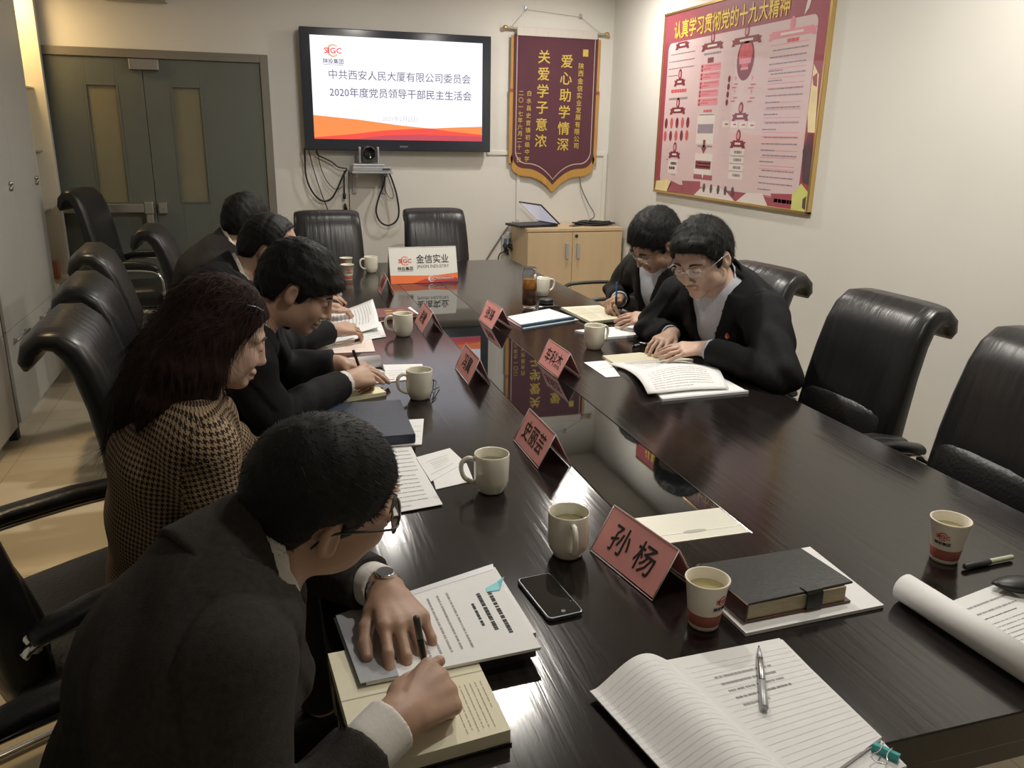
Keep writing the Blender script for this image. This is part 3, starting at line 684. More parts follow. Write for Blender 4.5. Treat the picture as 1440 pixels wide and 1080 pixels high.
tag(obj('network_cable', o, gcable_m, None, True), 'grey cable slanting down the wall from the laptop corner of the maple cabinet', 'cable')

# ================================================================ CONFERENCE TABLE
TX0, TX1, TY0, TY1, TZ = .06, 1.62, .742, 5.28, .75
GX0, GX1, GY0, GY1 = .722, .958, 1.35, 4.62
t = thing('conference_table', 'long dark wood conference table with a black glass strip down the middle', 'table', (.84, 3.0, 0)); tc = t.location
def tb(bm, x0, x1, y0, y1, z0, z1): box(bm, x0 - tc.x, x1 - tc.x, y0 - tc.y, y1 - tc.y, z0, z1)
th = .055
bm = NB(); V_ = []
for z in (TZ, TZ - th):                     # one continuous top with a rectangular opening for the glass strip
    V_.append([[bm.verts.new((x - tc.x, y - tc.y, z)) for x, y in r] for r in (((TX0, TY0), (TX1, TY0), (TX1, TY1), (TX0, TY1)), ((GX0 - .001, GY0 - .001), (GX1 + .001, GY0 - .001), (GX1 + .001, GY1 + .001), (GX0 - .001, GY1 + .001)))])
for i in range(4):
    j = (i + 1) % 4; (To, Ti), (Bo, Bi) = V_
    for q in ((To[i], To[j], Ti[j], Ti[i]), (Bo[j], Bo[i], Bi[i], Bi[j]), (Bo[i], Bo[j], To[j], To[i]), (Ti[i], Ti[j], Bi[j], Bi[i])): bm.faces.new(q)
bmesh.ops.recalc_face_normals(bm, faces=bm.faces); obj('tabletop', bm, wood_m, t, bevel=.0025)
bm = NB(); tb(bm, GX0, GX1, 1.476, GY1, TZ - .012, TZ - .0005); obj('glass_strip', bm, tglass_m, t, bevel=.001)
bm = NB(); tb(bm, GX0 + .001, GX1 - .001, GY0 + .001, 1.382, TZ - .01, TZ + .001); tb(bm, GX0 + .001, GX1 - .001, 1.3835, 1.474, TZ - .01, TZ + .001); lid = obj('cable_box_lid', bm, alu_m, t, bevel=.001)
bm = NB(); rr_ = [(math.cos(2 * PI * k / 20) * .022 + (.0 if math.cos(2 * PI * k / 20) < 0 else .01), math.sin(2 * PI * k / 20) * .006) for k in range(20)]
prism(bm, rr_, 0, .0006, M=Matrix.Translation((.84 - tc.x, 1.384 - tc.y, TZ + .001))); obj('finger_notch', bm, mat('notch_grey', (.45, .44, .40), .5, noise=(9, .05)), lid)
bm = NB(); tb(bm, TX0 + .05, TX0 + .075, TY0 + .05, TY1 - .05, TZ - th - .09, TZ - th); tb(bm, TX1 - .075, TX1 - .05, TY0 + .05, TY1 - .05, TZ - th - .09, TZ - th)
tb(bm, TX0 + .075, TX1 - .075, TY0 + .05, TY0 + .075, TZ - th - .09, TZ - th); tb(bm, TX0 + .075, TX1 - .075, TY1 - .075, TY1 - .05, TZ - th - .09, TZ - th); obj('apron', bm, wood_m, t, bevel=.002)
for y in (1.1, 2.95, 4.85):
    bm = NB(); tb(bm, .62, 1.06, y - .09, y + .09, .03, TZ - th); tb(bm, .54, 1.14, y - .15, y + .15, .0, .03); obj('pedestal', bm, wood_m, t, bevel=.004)
bm = NB(); tb(bm, .83, .85, 1.19, 4.76, .18, .60); obj('modesty_board', bm, wood_m, t)

# ================================================================ NAME TENTS
def tent(label, FL, FR, BR, txt, h=.088, sz=.045, name='name_card', cardm=None, grp=None, squeeze=1., rows=None):
    fl, fr, br = at_z(*FL, TZ), at_z(*FR, TZ), at_z(*BR, TZ)
    ax = (fr - fl); L = ax.length; ax.normalize(); nrm = Vector((-ax.y, ax.x, 0))
    if nrm.dot(br - fr) < 0: nrm = -nrm
    dep = max(.055, min(.11, nrm.dot(br - fr))); mid = (fl + fr) / 2 + nrm * dep / 2
    ang = math.atan2(ax.y, ax.x)
    t = thing(name, label, 'name card', (mid.x, mid.y, TZ + .0008), ang, grp)
    d = dep / 2; s = 1 if Vector((-math.sin(ang), math.cos(ang), 0)).dot(nrm) > 0 else -1
    x = L / 2
    def face(y0, y1, nm, withtxt, off=0., thk=.0016):
        """leaf from the base line (y0, 0) up to the ridge (y1, h)"""
        up = Vector((0, y1 - y0, h)).normalized(); rt = Vector((1, 0, 0)); 
        out = rt.cross(up)
        if out.y * y0 < 0: out = -out; rt = -rt
        Mx = Matrix(((rt.x, up.x, out.x, 0), (rt.y, up.y, out.y, y0), (rt.z, up.z, out.z, 0), (0, 0, 0, 1)))
        ln = math.hypot(y1 - y0, h)
        b = NB(); box(b, -x + .003, x - .003, .005, ln - .002, -.0008, 0, 0, M=Mx)
        if withtxt: text(b, txt, Mx @ Matrix.Translation((0, ln * .52, .0002)), sz, 1, .008, maxw=L * .72, squeeze=squeeze)
        p = obj(nm, b, [cardm or pink_m, boldink_m], t)
        b = NB(); box(b, -x, x, 0, ln, .0008, .0022, 0, M=Mx); 
        return p, b
    y0 = -d * s
    p, b1 = face(y0, 0, 'card_face', True)
    q, b2 = face(-y0, 0, 'card_back', False)
    b1.free(); b2.free()
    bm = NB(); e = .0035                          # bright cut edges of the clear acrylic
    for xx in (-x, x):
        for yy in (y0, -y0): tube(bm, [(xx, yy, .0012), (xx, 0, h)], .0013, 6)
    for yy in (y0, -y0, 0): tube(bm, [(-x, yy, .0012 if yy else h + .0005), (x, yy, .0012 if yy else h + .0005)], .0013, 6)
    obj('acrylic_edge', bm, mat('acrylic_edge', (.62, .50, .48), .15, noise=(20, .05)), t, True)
    return t
tent('pink folded name card in front, with two black characters, beside the near mug', (830, 775), (917, 846), (965, 815), '孙 杨', .090, .062)
tent('pink folded name card with three black characters, second from the front on the left side', (722.2, 619.4), (756.7, 660), (801.7, 654.4), '史丽芸', sz=.056)
tent('pink folded name card with three characters on the right half, facing the curved report', (756, 511), (784.4, 533.3), (816.3, 530.4), '车科杰', sz=.056)
tent('pink folded name card near the glass of tea, on the right side of the strip', (672.6, 449.6), (691.9, 463.7), (719.3, 461.5), '张锋', sz=.056)
tent('pink folded name card third from the front on the left, beside the spectacles and mug', (640, 518), (659, 542), (689.7, 540), '冯翼', sz=.056)
tent('pink folded name card standing by the maroon booklet', (583, 453), (594.3, 469), (623.5, 467.6), '赵敏', sz=.056)
tent('farthest pink folded name card, touching the left foot of the white company sign', (531, 406), (536, 415), (554, 414), '闫勇', .088, sz=.056)
# white company sign
a, b_ = at_z(553, 400, TZ), at_z(641, 396.5, TZ); ang = math.atan2(b_.y - a.y, b_.x - a.x); mid = (a + b_) / 2
t = thing('company_sign', 'large white folded tabletop sign with red logo and orange band', 'sign', (mid.x, mid.y + .06, TZ + .0008), ang)
L = .385; d = .055; h = .195
tilt = math.atan2(d, h); ln = math.hypot(d, h)
def sgM(s): 
    up = Vector((0, s * d, h)).normalized(); rt = Vector((s, 0, 0)); out = rt.cross(up)
    return Matrix(((rt.x, up.x, out.x, 0), (rt.y, up.y, out.y, -s * d), (rt.z, up.z, out.z, 0), (0, 0, 0, 1)))
for s, nm in ((1, 'sign_front'), (-1, 'sign_back')):
    M_ = sgM(s); bm = NB(); box(bm, -L / 2, L / 2, 0, ln, -.003, 0, 0, M=M_)
    def sp(pts, mi, lay): bm.faces.new([bm.verts.new(M_ @ Vector((x * L / 2, y * ln, .0003 * lay))) for x, y in pts]).material_index = mi
    if s == 1:
        sp([(-1, 0), (1, 0), (1, .26), (.35, .20), (.1, .20), (-1, .235)], 1, 1); sp([(-.35, 0), (1, 0), (1, .10), (.7, .17), (.1, .13)], 2, 2); sp([(.1, 0), (1, 0), (1, .07)], 3, 3)
        logo(bm, M_ @ Matrix.Translation((-.105, ln * .62, .0003)), .085, 4, 1, 5, 5)
        text(bm, '金信实业', M_ @ Matrix.Translation((.052, ln * .66, .0004)), .052, 5, .012, maxw=.185)
        text(bm, 'JINXIN INDUSTRY', M_ @ Matrix.Translation((.052, ln * .44, .0004)), .026, 5, 0, maxw=.185)
        text(bm, 'SIGC', M_ @ Matrix.Translation((.04, ln * .115, .0012)), .022, 0, .02); text(bm, '陕西投资集团有限公司', M_ @ Matrix.Translation((.115, ln * .12, .0012)), .014, 0, .01, maxw=.10)
        R_ = .018
        q = [(math.cos(math.radians(40 + i * 14)) * R_ + .04, math.sin(math.radians(40 + i * 14)) * R_ + ln * .115) for i in range(21)]; q2 = [(math.cos(math.radians(40 + i * 14)) * R_ * .8 + .042, math.sin(math.radians(40 + i * 14)) * R_ * .82 + ln * .115) for i in range(21)]
        for i in range(20): bm.faces.new([bm.verts.new(M_ @ Vector((p[0], p[1], .001))) for p in (q[i], q[i + 1], q2[i + 1], q2[i])]).material_index = 0
    obj(nm, bm, [mat('sign_white', (.80, .79, .74), .5, noise=(20, .01)), orange_m, mat('sign_red', srgb((190, 60, 48)), .5, noise=(9, .03)), mat('sign_crimson', srgb((150, 50, 70)), .5, noise=(9, .03)), red_m, boldink_m], t)

# ================================================================ MUGS, CUPS, GLASS
def mug_parts(root, fill=None):
    bm = NB(); lathe(bm, [(.026, 0), (.029, .001), (.031, .006), (.037, .016), (.0405, .03), (.0410, .06), (.0413, .092), (.0404, .0945), (.0385, .092), (.038, .05), (.036, .025), (.028, .012), (.001, .010)], 40, cap=True); obj('mug_body', bm, ceramic_m, root, True)
    bm = NB(); tube(bm, spline([(.0395, 0, .080), (.055, 0, .084), (.069, 0, .074), (.071, 0, .055), (.062, 0, .034), (.040, 0, .022)], 6), .0055, 10, flat=1.); obj('handle', bm, ceramic_m, root, True)
    if fill:
        bm = NB(); lathe(bm, [(.0375, 0), (.0375, .0006), (.001, .0006)], 32, (0, 0, fill)); obj('tea', bm, tea_m, root, True)
def mug(px, py, hdeg, label, fill=None, first=[]):
    p = at_z(px, py, TZ)
    t = thing('mug', label, 'mug', (p.x, p.y, TZ + .0008), math.radians(hdeg), 'white tea mugs on the table'); mug_parts(t, fill)
mug(798, 779, -100, 'white mug of tea nearest the camera, handle towards the viewer', .068)
mug(691, 690, 172, 'white mug with its handle to the left, beside the loose papers', .070)
mug(590, 560, 190, 'white mug hiding the folded spectacles, handle to the left', .070)
mug(567, 472, 180, 'white mug between the maroon booklet and the pinkish sheet', .070)
mug(835, 490, 20, 'white mug on the right side, in front of the white folder', .070)
mug(762, 416, 10, 'white mug half hidden by the tall glass of tea')
mug(522, 383, 200, 'white mug left of the white company sign')
def cup(px, py, yawd, label, fill=.068):
    p = at_z(px, py, TZ); t = thing('paper_cup', label, 'cup', (p.x, p.y, TZ + .0008), math.radians(yawd), 'paper cups on the table')
    pr = lambda z: .0255 + (.0365 - .0255) * z / .086
    bm = NB(); lathe(bm, [(pr(0) - .001, 0), (pr(0), .0), (pr(.006), .006), (pr(.030), .030), (pr(.086), .086), (.0382, .0865), (.0385, .0885), (.037, .0895), (.0352, .0885), (pr(.05) - .0012, .05), (pr(.012) - .0012, .012), (.001, .012)], 40); obj('cup_wall', bm, cup_m, t, True)
    bm = NB(); lathe(bm, [(pr(.008) + .0002, .008), (pr(.030) + .0002, .030), (pr(.030) - .0004, .0302), (pr(.008) - .0004, .0078)], 40, cap=False); obj('cup_band', bm, cupband_m, t, True)
    bm = NB(); tmp = NB(); logo(tmp, Matrix.Identity(4), .030, 0, 0, 1, None)
    for v in tmp.verts:
        x, y = v.co.x, v.co.y + .060; a = x / pr(y); r_ = pr(y) + .0003 + v.co.z; v.co = Vector((math.cos(a - PI / 2) * r_, math.sin(a - PI / 2) * r_, y))
    bm.free(); obj('printed_logo', tmp, [red_m, boldink_m], t)
    bm = NB(); lathe(bm, [(pr(fill) - .0015, 0), (pr(fill) - .0015, .0006), (.001, .0006)], 32, (0, 0, fill)); obj('tea', bm, tea_m, t, True)
cup(989, 877, 22, 'nearest paper cup of tea, in front of the dark leather notebook')
cup(1327, 786, -62, 'paper cup of tea on the right side beside the marker pen')
cup(489, 394, 12, 'paper cup in front of the other one, far left of the table')
cup(487.5, 383.5, -28, 'farthest paper cup, half hidden behind another paper cup')
thin_m = mat('thin_glass', (.95, .96, .95), .02, trans=1., noise=(8, .001)); thin_m.node_tree.nodes['Principled BSDF'].inputs['IOR'].default_value = 1.08
p = at_z(744, 433, TZ)
t = thing('tea_glass', 'tall glass tumbler of dark tea on the right side of the table', 'glass', (p.x, p.y, TZ + .0008))
bm = NB(); lathe(bm, [(.030, 0), (.034, .002), (.035, .008), (.035, .168), (.032, .172), (.032, .190), (.0335, .192), (.0335, .196), (.0295, .196), (.029, .175), (.032, .166), (.032, .016), (.001, .014)], 40); obj('glass_body', bm, thin_m, t, True)
bm = NB(); lathe(bm, [(.030, .0150), (.0327, .018), (.0327, .095), (.001, .095)], 32, mi=0); obj('tea_leaves', bm, mat('dark_tea', (.055, .02, .01), .25, bump=(60, .8), noise=(60, .6)), t, True)
bm = NB(); lathe(bm, [(.0327, .0952), (.0327, .140), (.001, .140)], 32, mi=0); obj('tea', bm, mat('amber_tea', (.36, .15, .03), .15, noise=(40, .35)), t, True)
p = at_z(768, 427, TZ); t = thing('glass_lid', 'round black lid of the tea glass lying beside the white mug', 'lid', (p.x, p.y, TZ + .0008))
bm = NB(); lathe(bm, [(.034, 0), (.036, .002), (.036, .02), (.033, .024), (.001, .024)], 32); obj('cap', bm, blackp_m, t, True)
bm = NB(); lathe(bm, [(.0362, .004), (.0368, .005), (.0368, .009), (.0362, .010)], 32, cap=False); obj('cap_ring', bm, darkg_m, t, True)

# ================================================================ PAPERS, NOTEBOOKS, PENS
rnd = random.Random(11)
def quad_pts(pix, z): return [at_z(x, y, z) for x, y in pix]
def bil(c, u, v):
    a = c[0].lerp(c[1], u); b = c[3].lerp(c[2], u); return a.lerp(b, v)
def ink_lines(bm, fn, lines, mi0=1):
    """broken strokes standing for unreadably small print; fn(u, v) -> point"""
    for (v0, v1, n, u0, u1, mi, hfrac, last) in lines:
        for i in range(n):
            v = v0 + (v1 - v0) * (i / max(1, n - 1)) if n > 1 else v0
            hh = (abs(v1 - v0) / max(1, n - 1) if n > 1 else .03) * hfrac * .62
            ue = u1 if i < n - 1 else u0 + (u1 - u0) * last
            u = u0
            while u < ue - .008:
                w = min(rnd.uniform(.012, .05), ue - u)
                f = bm.faces.new([bm.verts.new(fn(a, b)) for a, b in ((u, v - hh / 2), (u, v + hh / 2), (u + w, v + hh / 2), (u + w, v - hh / 2))]); f.material_index = mi
                f.normal_update()
                if f.normal.z < 0: f.normal_flip()
                u += w + rnd.choice((.004, .005, .012))
def slab(bm, c, z0, z1, mi=0, fan=None):
    a = [Vector((p.x, p.y, z0)) for p in c]; b = [Vector((p.x, p.y, z1)) for p in c]
    n = (c[1] - c[0]).cross(c[2] - c[0]).z
    if n < 0: a = a[::-1]; b = b[::-1]
    return rings(bm, [a, b], mi=mi)
def rel(bm, o): bmesh.ops.translate(bm, verts=bm.verts, vec=-Vector(o))
def sheet(name, label, cat, pix, z, th, m, lines=None, grp=None, inks=None, zpix=None, extra=None):
    c = quad_pts(pix, zpix if zpix is not None else z + th); o = (c[0] + c[1] + c[2] + c[3]) / 4; o.z = z
    bm = NB(); slab(bm, c, z, z + th)
    if lines: ink_lines(bm, lambda u, v: Vector((*bil(c, u, v).xy, z + th + .0003)), lines)
    if extra: extra(bm, lambda u, v: Vector((*bil(c, u, v).xy, z + th + .0006)))
    rel(bm, o); ob = obj(name, bm, [m] + (inks or [ink_m, boldink_m, redink_m])); ob.location = o
    tag(ob, label, cat, grp); return ob
T1 = TZ + .0006
# --- man in front: notebook, clear folder, sticky note, phone
nb = thing('open_notebook', 'open cream notebook under the writing hand of the man in front', 'notebook', tuple(at_z(600, 990, TZ + .001)))
c = quad_pts([(461, 919), (650, 884), (718, 1026), (507, 1085)], TZ + .024); bm = NB(); 
slab(bm, [bil(c, u, v) for u, v in ((0, 0), (1, 0), (1, 1), (0, 1))], T1 + .0035, TZ + .024)
ink_lines(bm, lambda u, v: Vector((*bil(c, v, u).xy, TZ + .0243)), [(.72, .95, 7, .55, .95, 1, .3, .6)])
f = bm.faces.new([bm.verts.new(Vector((*bil(c, u, v).xy, TZ + .0242))) for u, v in ((0, .455), (0, .465), (1, .465), (1, .455))]); f.material_index = 1
rel(bm, nb.location); obj('page_block', bm, [cream_m, mat('faint_pencil', (.42, .39, .30), .8, noise=(40, .1))], nb)
bm = NB(); slab(bm, [bil(c, u, v) for u, v in ((-.008, -.01), (1.008, -.01), (1.008, 1.01), (-.008, 1.01))], T1, T1 + .0034); rel(bm, nb.location); obj('back_cover', bm, blackp_m, nb)
zf = TZ + .0252
fol = thing('report_folder', 'white printed report in a clear folder under the left hand of the man in front', 'report', tuple(at_z(610, 880, zf)))
c = quad_pts([(472, 866), (694, 795), (761, 910), (507, 962)], zf + .006)
bm = NB(); slab(bm, [bil(c, u, v) for u, v in ((.03, .03), (.985, .02), (1, 1), (.03, 1))], zf + .0012, zf + .006)
fn = lambda u, v: Vector((*bil(c, 1 - v, u).xy, zf + .0064))
ink_lines(bm, fn, [(.115, .185, 2, .28, .80, 2, .55, .9), (.245, .245, 1, .38, .66, 2, .9, 1), (.36, .84, 9, .16, .86, 1, .32, .6)])
rel(bm, fol.location); obj('printed_pages', bm, [paper_m, ink_m, boldink_m], fol)
bm = NB(); slab(bm, [bil(c, u, v) for u, v in ((-.01, -.02), (1.0, -.02), (1.0, .93), (-.01, 1.0))], zf, zf + .001); rel(bm, fol.location); obj('folder_back', bm, mat('grey_plastic_sheet', (.50, .51, .53), .25, noise=(6, .04)), fol)
bm = NB(); q = [bil(c, u, v) for u, v in ((0, .0), (.22, -.02), (.20, 1.), (0, 1.))]; slab(bm, q, zf + .0066, zf + .0072); rel(bm, fol.location); obj('clear_flap', bm, mat('clear_flap', (.42, .43, .46), .2, noise=(6, .1)), fol)
bm = NB(); q = [bil(c, u, v) for u, v in ((.0, .0), (1., -.02), (.99, .05), (0, .06))]; slab(bm, q, zf + .0062, zf + .0066); rel(bm, fol.location); obj('slide_binder', bm, mat('pale_binder', (.62, .63, .66), .3, noise=(6, .05)), fol)
o = NB(); q = [at_z(x, y, zf + .008) for x, y in ((683.6, 826), (700, 817), (703, 829), (684.5, 832))]; slab(o, q, zf + .0068, zf + .0074)
q2 = [at_z(700, 817, zf + .0075), at_z(709, 810.5, zf + .012), at_z(703, 829, zf + .0075)]; rings(o, [[Vector((p.x, p.y, p.z - .0006)) for p in q2], q2])
tag(obj('sticky_note', o, stickb_m), 'small blue sticky flag on the clear report folder', 'sticky note')
# prop: support so the folder rests level with the notebook: second copy of the pages below
sheet('loose_pages', 'stack of white pages under the clear folder, its corner showing at the right', 'papers', [(560, 842), (696, 797), (754, 889), (640, 917)], T1, .023, paper_m, zpix=TZ + .024)
def phone():
    q = quad_pts([(737, 817), (765, 812), (814, 851), (776, 865)], TZ + .009); o = sum(q, Vector()) / 4; o.z = TZ + .0006
    t = thing('smartphone', 'dark smartphone lying beside the near mug', 'phone', tuple(o))
    u = (q[3] - q[0]).normalized(); L = .142; Wd = .069; M_ = frame_m((0, 0, 0), (u.x, u.y, 0), (-u.y, u.x, 0)); 
    rr = lambda L, W, r: [(sx * (L / 2 - r) + math.cos(math.radians(a0 + 18 * k)) * r, sy * (W / 2 - r) + math.sin(math.radians(a0 + 18 * k)) * r) for sx, sy, a0 in ((1, 1, 0), (-1, 1, 90), (-1, -1, 180), (1, -1, 270)) for k in range(6)]
    bm = NB(); prism(bm, rr(L, Wd, .009), 0, .0078, M=M_); obj('phone_body', bm, mat('phone_rim', (.16, .17, .18), .25, .8, noise=(9, .05)), t, bevel=.0015)
    bm = NB(); prism(bm, rr(L - .006, Wd - .006, .007), .0078, .0084, M=M_); obj('screen', bm, tglass_m, t)
    bm = NB(); prism(bm, [(-.005 + math.cos(a) * .004, math.sin(a) * .004) for a in [2 * PI * k / 14 for k in range(14)]], .0084, .0087, M=M_ @ Matrix.Translation((L / 2 - .008, 0, 0))); obj('home_button', bm, darkg_m, t)
phone()
def pen(name, label, a, b, za, zb, parts, grp=None):
    """parts: list of (t0, t1, radius0, radius1, name, material) along a->b"""
    A, B = at_z(*a, za) if len(a) == 2 else Vector(a), at_z(*b, zb) if len(b) == 2 else Vector(b)
    t = thing(name, label, 'pen', tuple(A), 0, grp); d = B - A
    for (t0, t1, r0, r1, nm, m) in parts:
        bm = NB(); tube(bm, [d * t0, d * (t0 + (t1 - t0) * .03), d * (t1 - (t1 - t0) * .03), d * t1], [r0 * .8, r0, r1, r1 * .85], 12); obj(nm, bm, m, t, True)
    return t
tipm = mat('pen_tip_metal', (.5, .5, .5), .25, 1., noise=(9, .05))
# --- open ruled notebook in front with pen and clip
c = quad_pts([(938, 928), (1096, 897), (1240, 1036), (1110, 1088)], TZ + .012)
on = thing('ruled_notebook', 'large open ruled notebook with handwriting at the near edge of the table', 'notebook', tuple(at_z(1060, 1000, TZ + .001)))
bm = NB(); slab(bm, [bil(c, u, v) for u, v in ((0, 0), (1, 0), (1, 1), (0, 1.12))], T1 + .004, TZ + .0118)
fn = lambda u, v: Vector((*bil(c, u, v * 1.08).xy, TZ + .0122))
ink_lines(bm, fn, [(.22, .46, 5, .20, .72, 1, .42, .5)])
for i in range(21):
    v = .10 + i * .043; f = bm.faces.new([bm.verts.new(fn(a, b)) for a, b in ((.06, v), (.06, v + .0022), (.98, v + .0022), (.98, v))]); f.material_index = 2; f.normal_update(); f.normal.z < 0 and f.normal_flip()
rel(bm, on.location); obj('right_page', bm, [paper_m, ink_m, mat('faint_rule', (.70, .70, .73), .8, noise=(20, .02))], on)
# left page arches up from the fold and rolls down to its free edge
s0, s1 = at_z(938, 928, TZ + .012), at_z(1135, 1110, TZ + .012); e0, e1 = at_z(829, 978, TZ + .004), at_z(985, 1150, TZ + .004)
bm = NB(); N_ = 44; prof = [(i / N_, .012 + .040 * math.sin(PI * min(1, (i / N_) * 1.08)) ** 1.1 * (1 - .55 * i / N_) * (1 if i < N_ else .1)) for i in range(N_ + 1)]
def lp(u, v, dz=0): 
    a = s0.lerp(s1, v); b = e0.lerp(e1, v); p = a.lerp(b, u); p.z = TZ + float(np.interp(u, [q[0] for q in prof], [max(.003, q[1]) for q in prof])) + dz; return p
top = [[lp(i / N_, v) for i in range(N_ + 1)] for v in (0, 1)]; bot = [[lp(i / N_, v, -.0025) for i in range(N_ + 1)] for v in (0, 1)]
rings(bm, [top[0] + bot[0][::-1], top[1] + bot[1][::-1]])
for i in range(22):
    v = .07 + i * .042
    for k in range(N_):
        u0, u1 = k / N_, (k + 1) / N_
        if u0 < .05: continue
        f = bm.faces.new([bm.verts.new(lp(a, b, .0004)) for a, b in ((u0, v), (u1, v), (u1, v + .002), (u0, v + .002))]); f.material_index = 1; f.normal_update(); f.normal.z < 0 and f.normal_flip()
rel(bm, on.location); obj('left_page', bm, [paper_m, MATS['faint_rule']], on)
cc = quad_pts([(1066, 905), (1100, 900), (1275, 1078), (1120, 1130)], TZ + .003); bm = NB(); slab(bm, cc, T1, T1 + .0036); rel(bm, on.location); obj('under_pages', bm, paper_m, on)
pen('ballpoint_pen', 'silver grey pen lying on the open ruled notebook', (1067, 908), (1075, 996), TZ + .019, TZ + .019, [(0, .05, .001, .0015, 'tip', boldink_m), (.05, .24, .0028, .0052, 'grip', silver_m), (.24, .60, .0052, .0056, 'barrel', tipm), (.60, 1, .0056, .006, 'clear_cap', silver_m)])
p = at_z(1247, 1056, TZ + .008); t = thing('binder_clip', 'teal binder clip on the corner of the open ruled notebook', 'clip', tuple(p), math.radians(32))
bm = NB(); rings(bm, [[(x, y, -.0035), (x, y, .012 - abs(y) * .2)] + [(x + .012, y, .004), (x + .012, y, .001)] for y in (-.017, .017)]); obj('clip_body', bm, teal_m, t)
bm = NB(); tube(bm, spline([(0, -.006, .009), (-.02, -.005, .010), (-.036, -.010, .010), (-.044, 0, .010), (-.036, .010, .010), (-.02, .005, .010), (0, .006, .009)], 5), .0009, 6); obj('wire_handle', bm, chrome_m, t, True)
# --- right rolled report, marker, black object
a0, a1 = at_z(1271, 826, TZ + .026), at_z(1490, 965, TZ + .026); ax = (a1 - a0); ax.z = 0; L = ax.length; ax.normalize(); nr = Vector((-ax.y, ax.x, 0)); nr = nr if nr.y > 0 else -nr
rp = thing('rolled_report', 'thick printed report with its front pages rolled back, at the right edge of the table', 'report', (a0.x, a0.y, T1))
R_ = .026
def roll_sec(dr): 
    pts = []
    for i in range(21):
        a = math.radians(-80 + i * 330 / 20); pts.append((math.sin(a) * -1 * (R_ - dr), R_ + math.cos(a) * (R_ - dr)))
    return pts
bm = NB(); pa = [( -math.cos(math.radians(k)) * R_ , R_ - math.sin(math.radians(k)) * R_ * -1) for k in range(0, 1)]
arc = [(math.sin(math.radians(g)) * R_, R_ - math.cos(math.radians(g)) * R_) for g in range(0, -301, -15)]     # from the table, up the near side, over and in
arci = [(x * .9, (z - R_) * .9 + R_) for x, z in arc]
sec = arc + arci[::-1]
rings(bm, [[Vector((0, 0, 0)) + nr * x + Vector((0, 0, z)) for x, z in sec], [ax * L + nr * x + Vector((0, 0, z)) for x, z in sec]])
obj('rolled_pages', bm, paper_m, rp, True)
bm = NB(); w_ = .20; q = [Vector((0, 0, 0)) + nr * .0 + ax * .055, nr * w_ + ax * .03, nr * w_ + ax * L, ax * L]
def fl(u, v): p = q[0].lerp(q[1], u).lerp(q[3].lerp(q[2], u), v); return p
slab(bm, [fl(0, 0), fl(1, 0), fl(1, 1), fl(0, 1)], 0, .010)
ink_lines(bm, lambda u, v: Vector((*fl(u, v).xy, .0104)), [(.12, .20, 2, .28, .92, 1, .3, 1), (.26, .26, 1, .30, .80, 2, .35, 1), (.32, .56, 7, .28, .95, 1, .3, .8), (.62, .62, 1, .3, .8, 2, .35, 1), (.68, .95, 8, .28, .95, 1, .3, .5)])
obj('printed_pages', bm, [paper_m, ink_m, boldink_m], rp)
pen('marker_pen', 'marker pen with dark cap and pale barrel beside the right paper cup', (1356, 797), (1424, 783), TZ + .0075, TZ + .0075, [(0, .52, .0058, .0064, 'cap', darkg_m), (.52, 1, .0052, .005, 'barrel', mat('pale_green_barrel', (.55, .58, .42), .4, noise=(9, .03)))])
p = at_z(1440, 831, TZ + .012); t = thing('spectacle_case', 'black rounded case lying on the rolled report at the right edge', 'case', (p.x, p.y, T1 + .0112), math.radians(-20))
bm = NB(); rs = []
for i in range(11):
    x = -.06 + .12 * i / 10; s = max(.12, (1 - abs(2 * i / 10 - 1) ** 3)); rs.append([(x, math.cos(2 * PI * k / 16) * .026 * s, .013 + math.sin(2 * PI * k / 16) * .0125 * s) for k in range(16)])
rings(bm, rs); obj('case_shell', bm, blackp_m, t, True)
# --- dark leather notebook on white pages
sheet('white_document', 'white document sticking out under the dark leather notebook', 'papers', [(957, 803), (1139, 769), (1243, 851), (1049, 891)], T1, .006, paper_m, zpix=TZ + .006)
zb = TZ + .0076
ln_ = thing('leather_notebook', 'thick notebook with dark cover, brown back and black strap beside the near paper cup', 'notebook', tuple(at_z(1090, 830, zb)))
cb = quad_pts([(985, 812), (1130, 790), (1197, 849), (1049, 876)], zb + .004); ct = quad_pts([(978, 793), (1127, 769.5), (1200, 816.5), (1052, 848)], zb + .038)
cb = [a.lerp(b, .5) for a, b in zip(cb, ct)]; 
bm = NB(); slab(bm, cb, zb, zb + .004); rel(bm, ln_.location); obj('back_cover', bm, brown_m, ln_, bevel=.001)
bm = NB(); slab(bm, ct, zb + .032, zb + .0365); rel(bm, ln_.location); obj('front_cover', bm, bleather_m, ln_, bevel=.0015)
bm = NB(); ins = [bil(cb, u, v) for u, v in ((.02, .03), (.95, .03), (.95, .97), (.02, .97))]; slab(bm, ins, zb + .0042, zb + .0318); rel(bm, ln_.location); obj('page_block', bm, mat('aged_page_edges', (.50, .43, .28), .8, bump=(120, .4, (1, 1, 8)), noise=(60, .12)), ln_)
bm = NB(); slab(bm, [bil(cb, u, v) for u, v in ((-.008, 0), (.012, 0), (.012, 1), (-.008, 1))], zb + .001, zb + .0365); rel(bm, ln_.location); obj('spine', bm, brown_m, ln_, bevel=.001)
e0, e1 = bil(ct, .53, 1), bil(ct, .68, 1); fv = (bil(ct, .6, 1) - bil(ct, .6, 0)).normalized(); bm = NB()
pts = [(-.014, .0372), (.002, .0378), (.006, .034), (.0065, .006), (.004, -.001 + .002)]; 
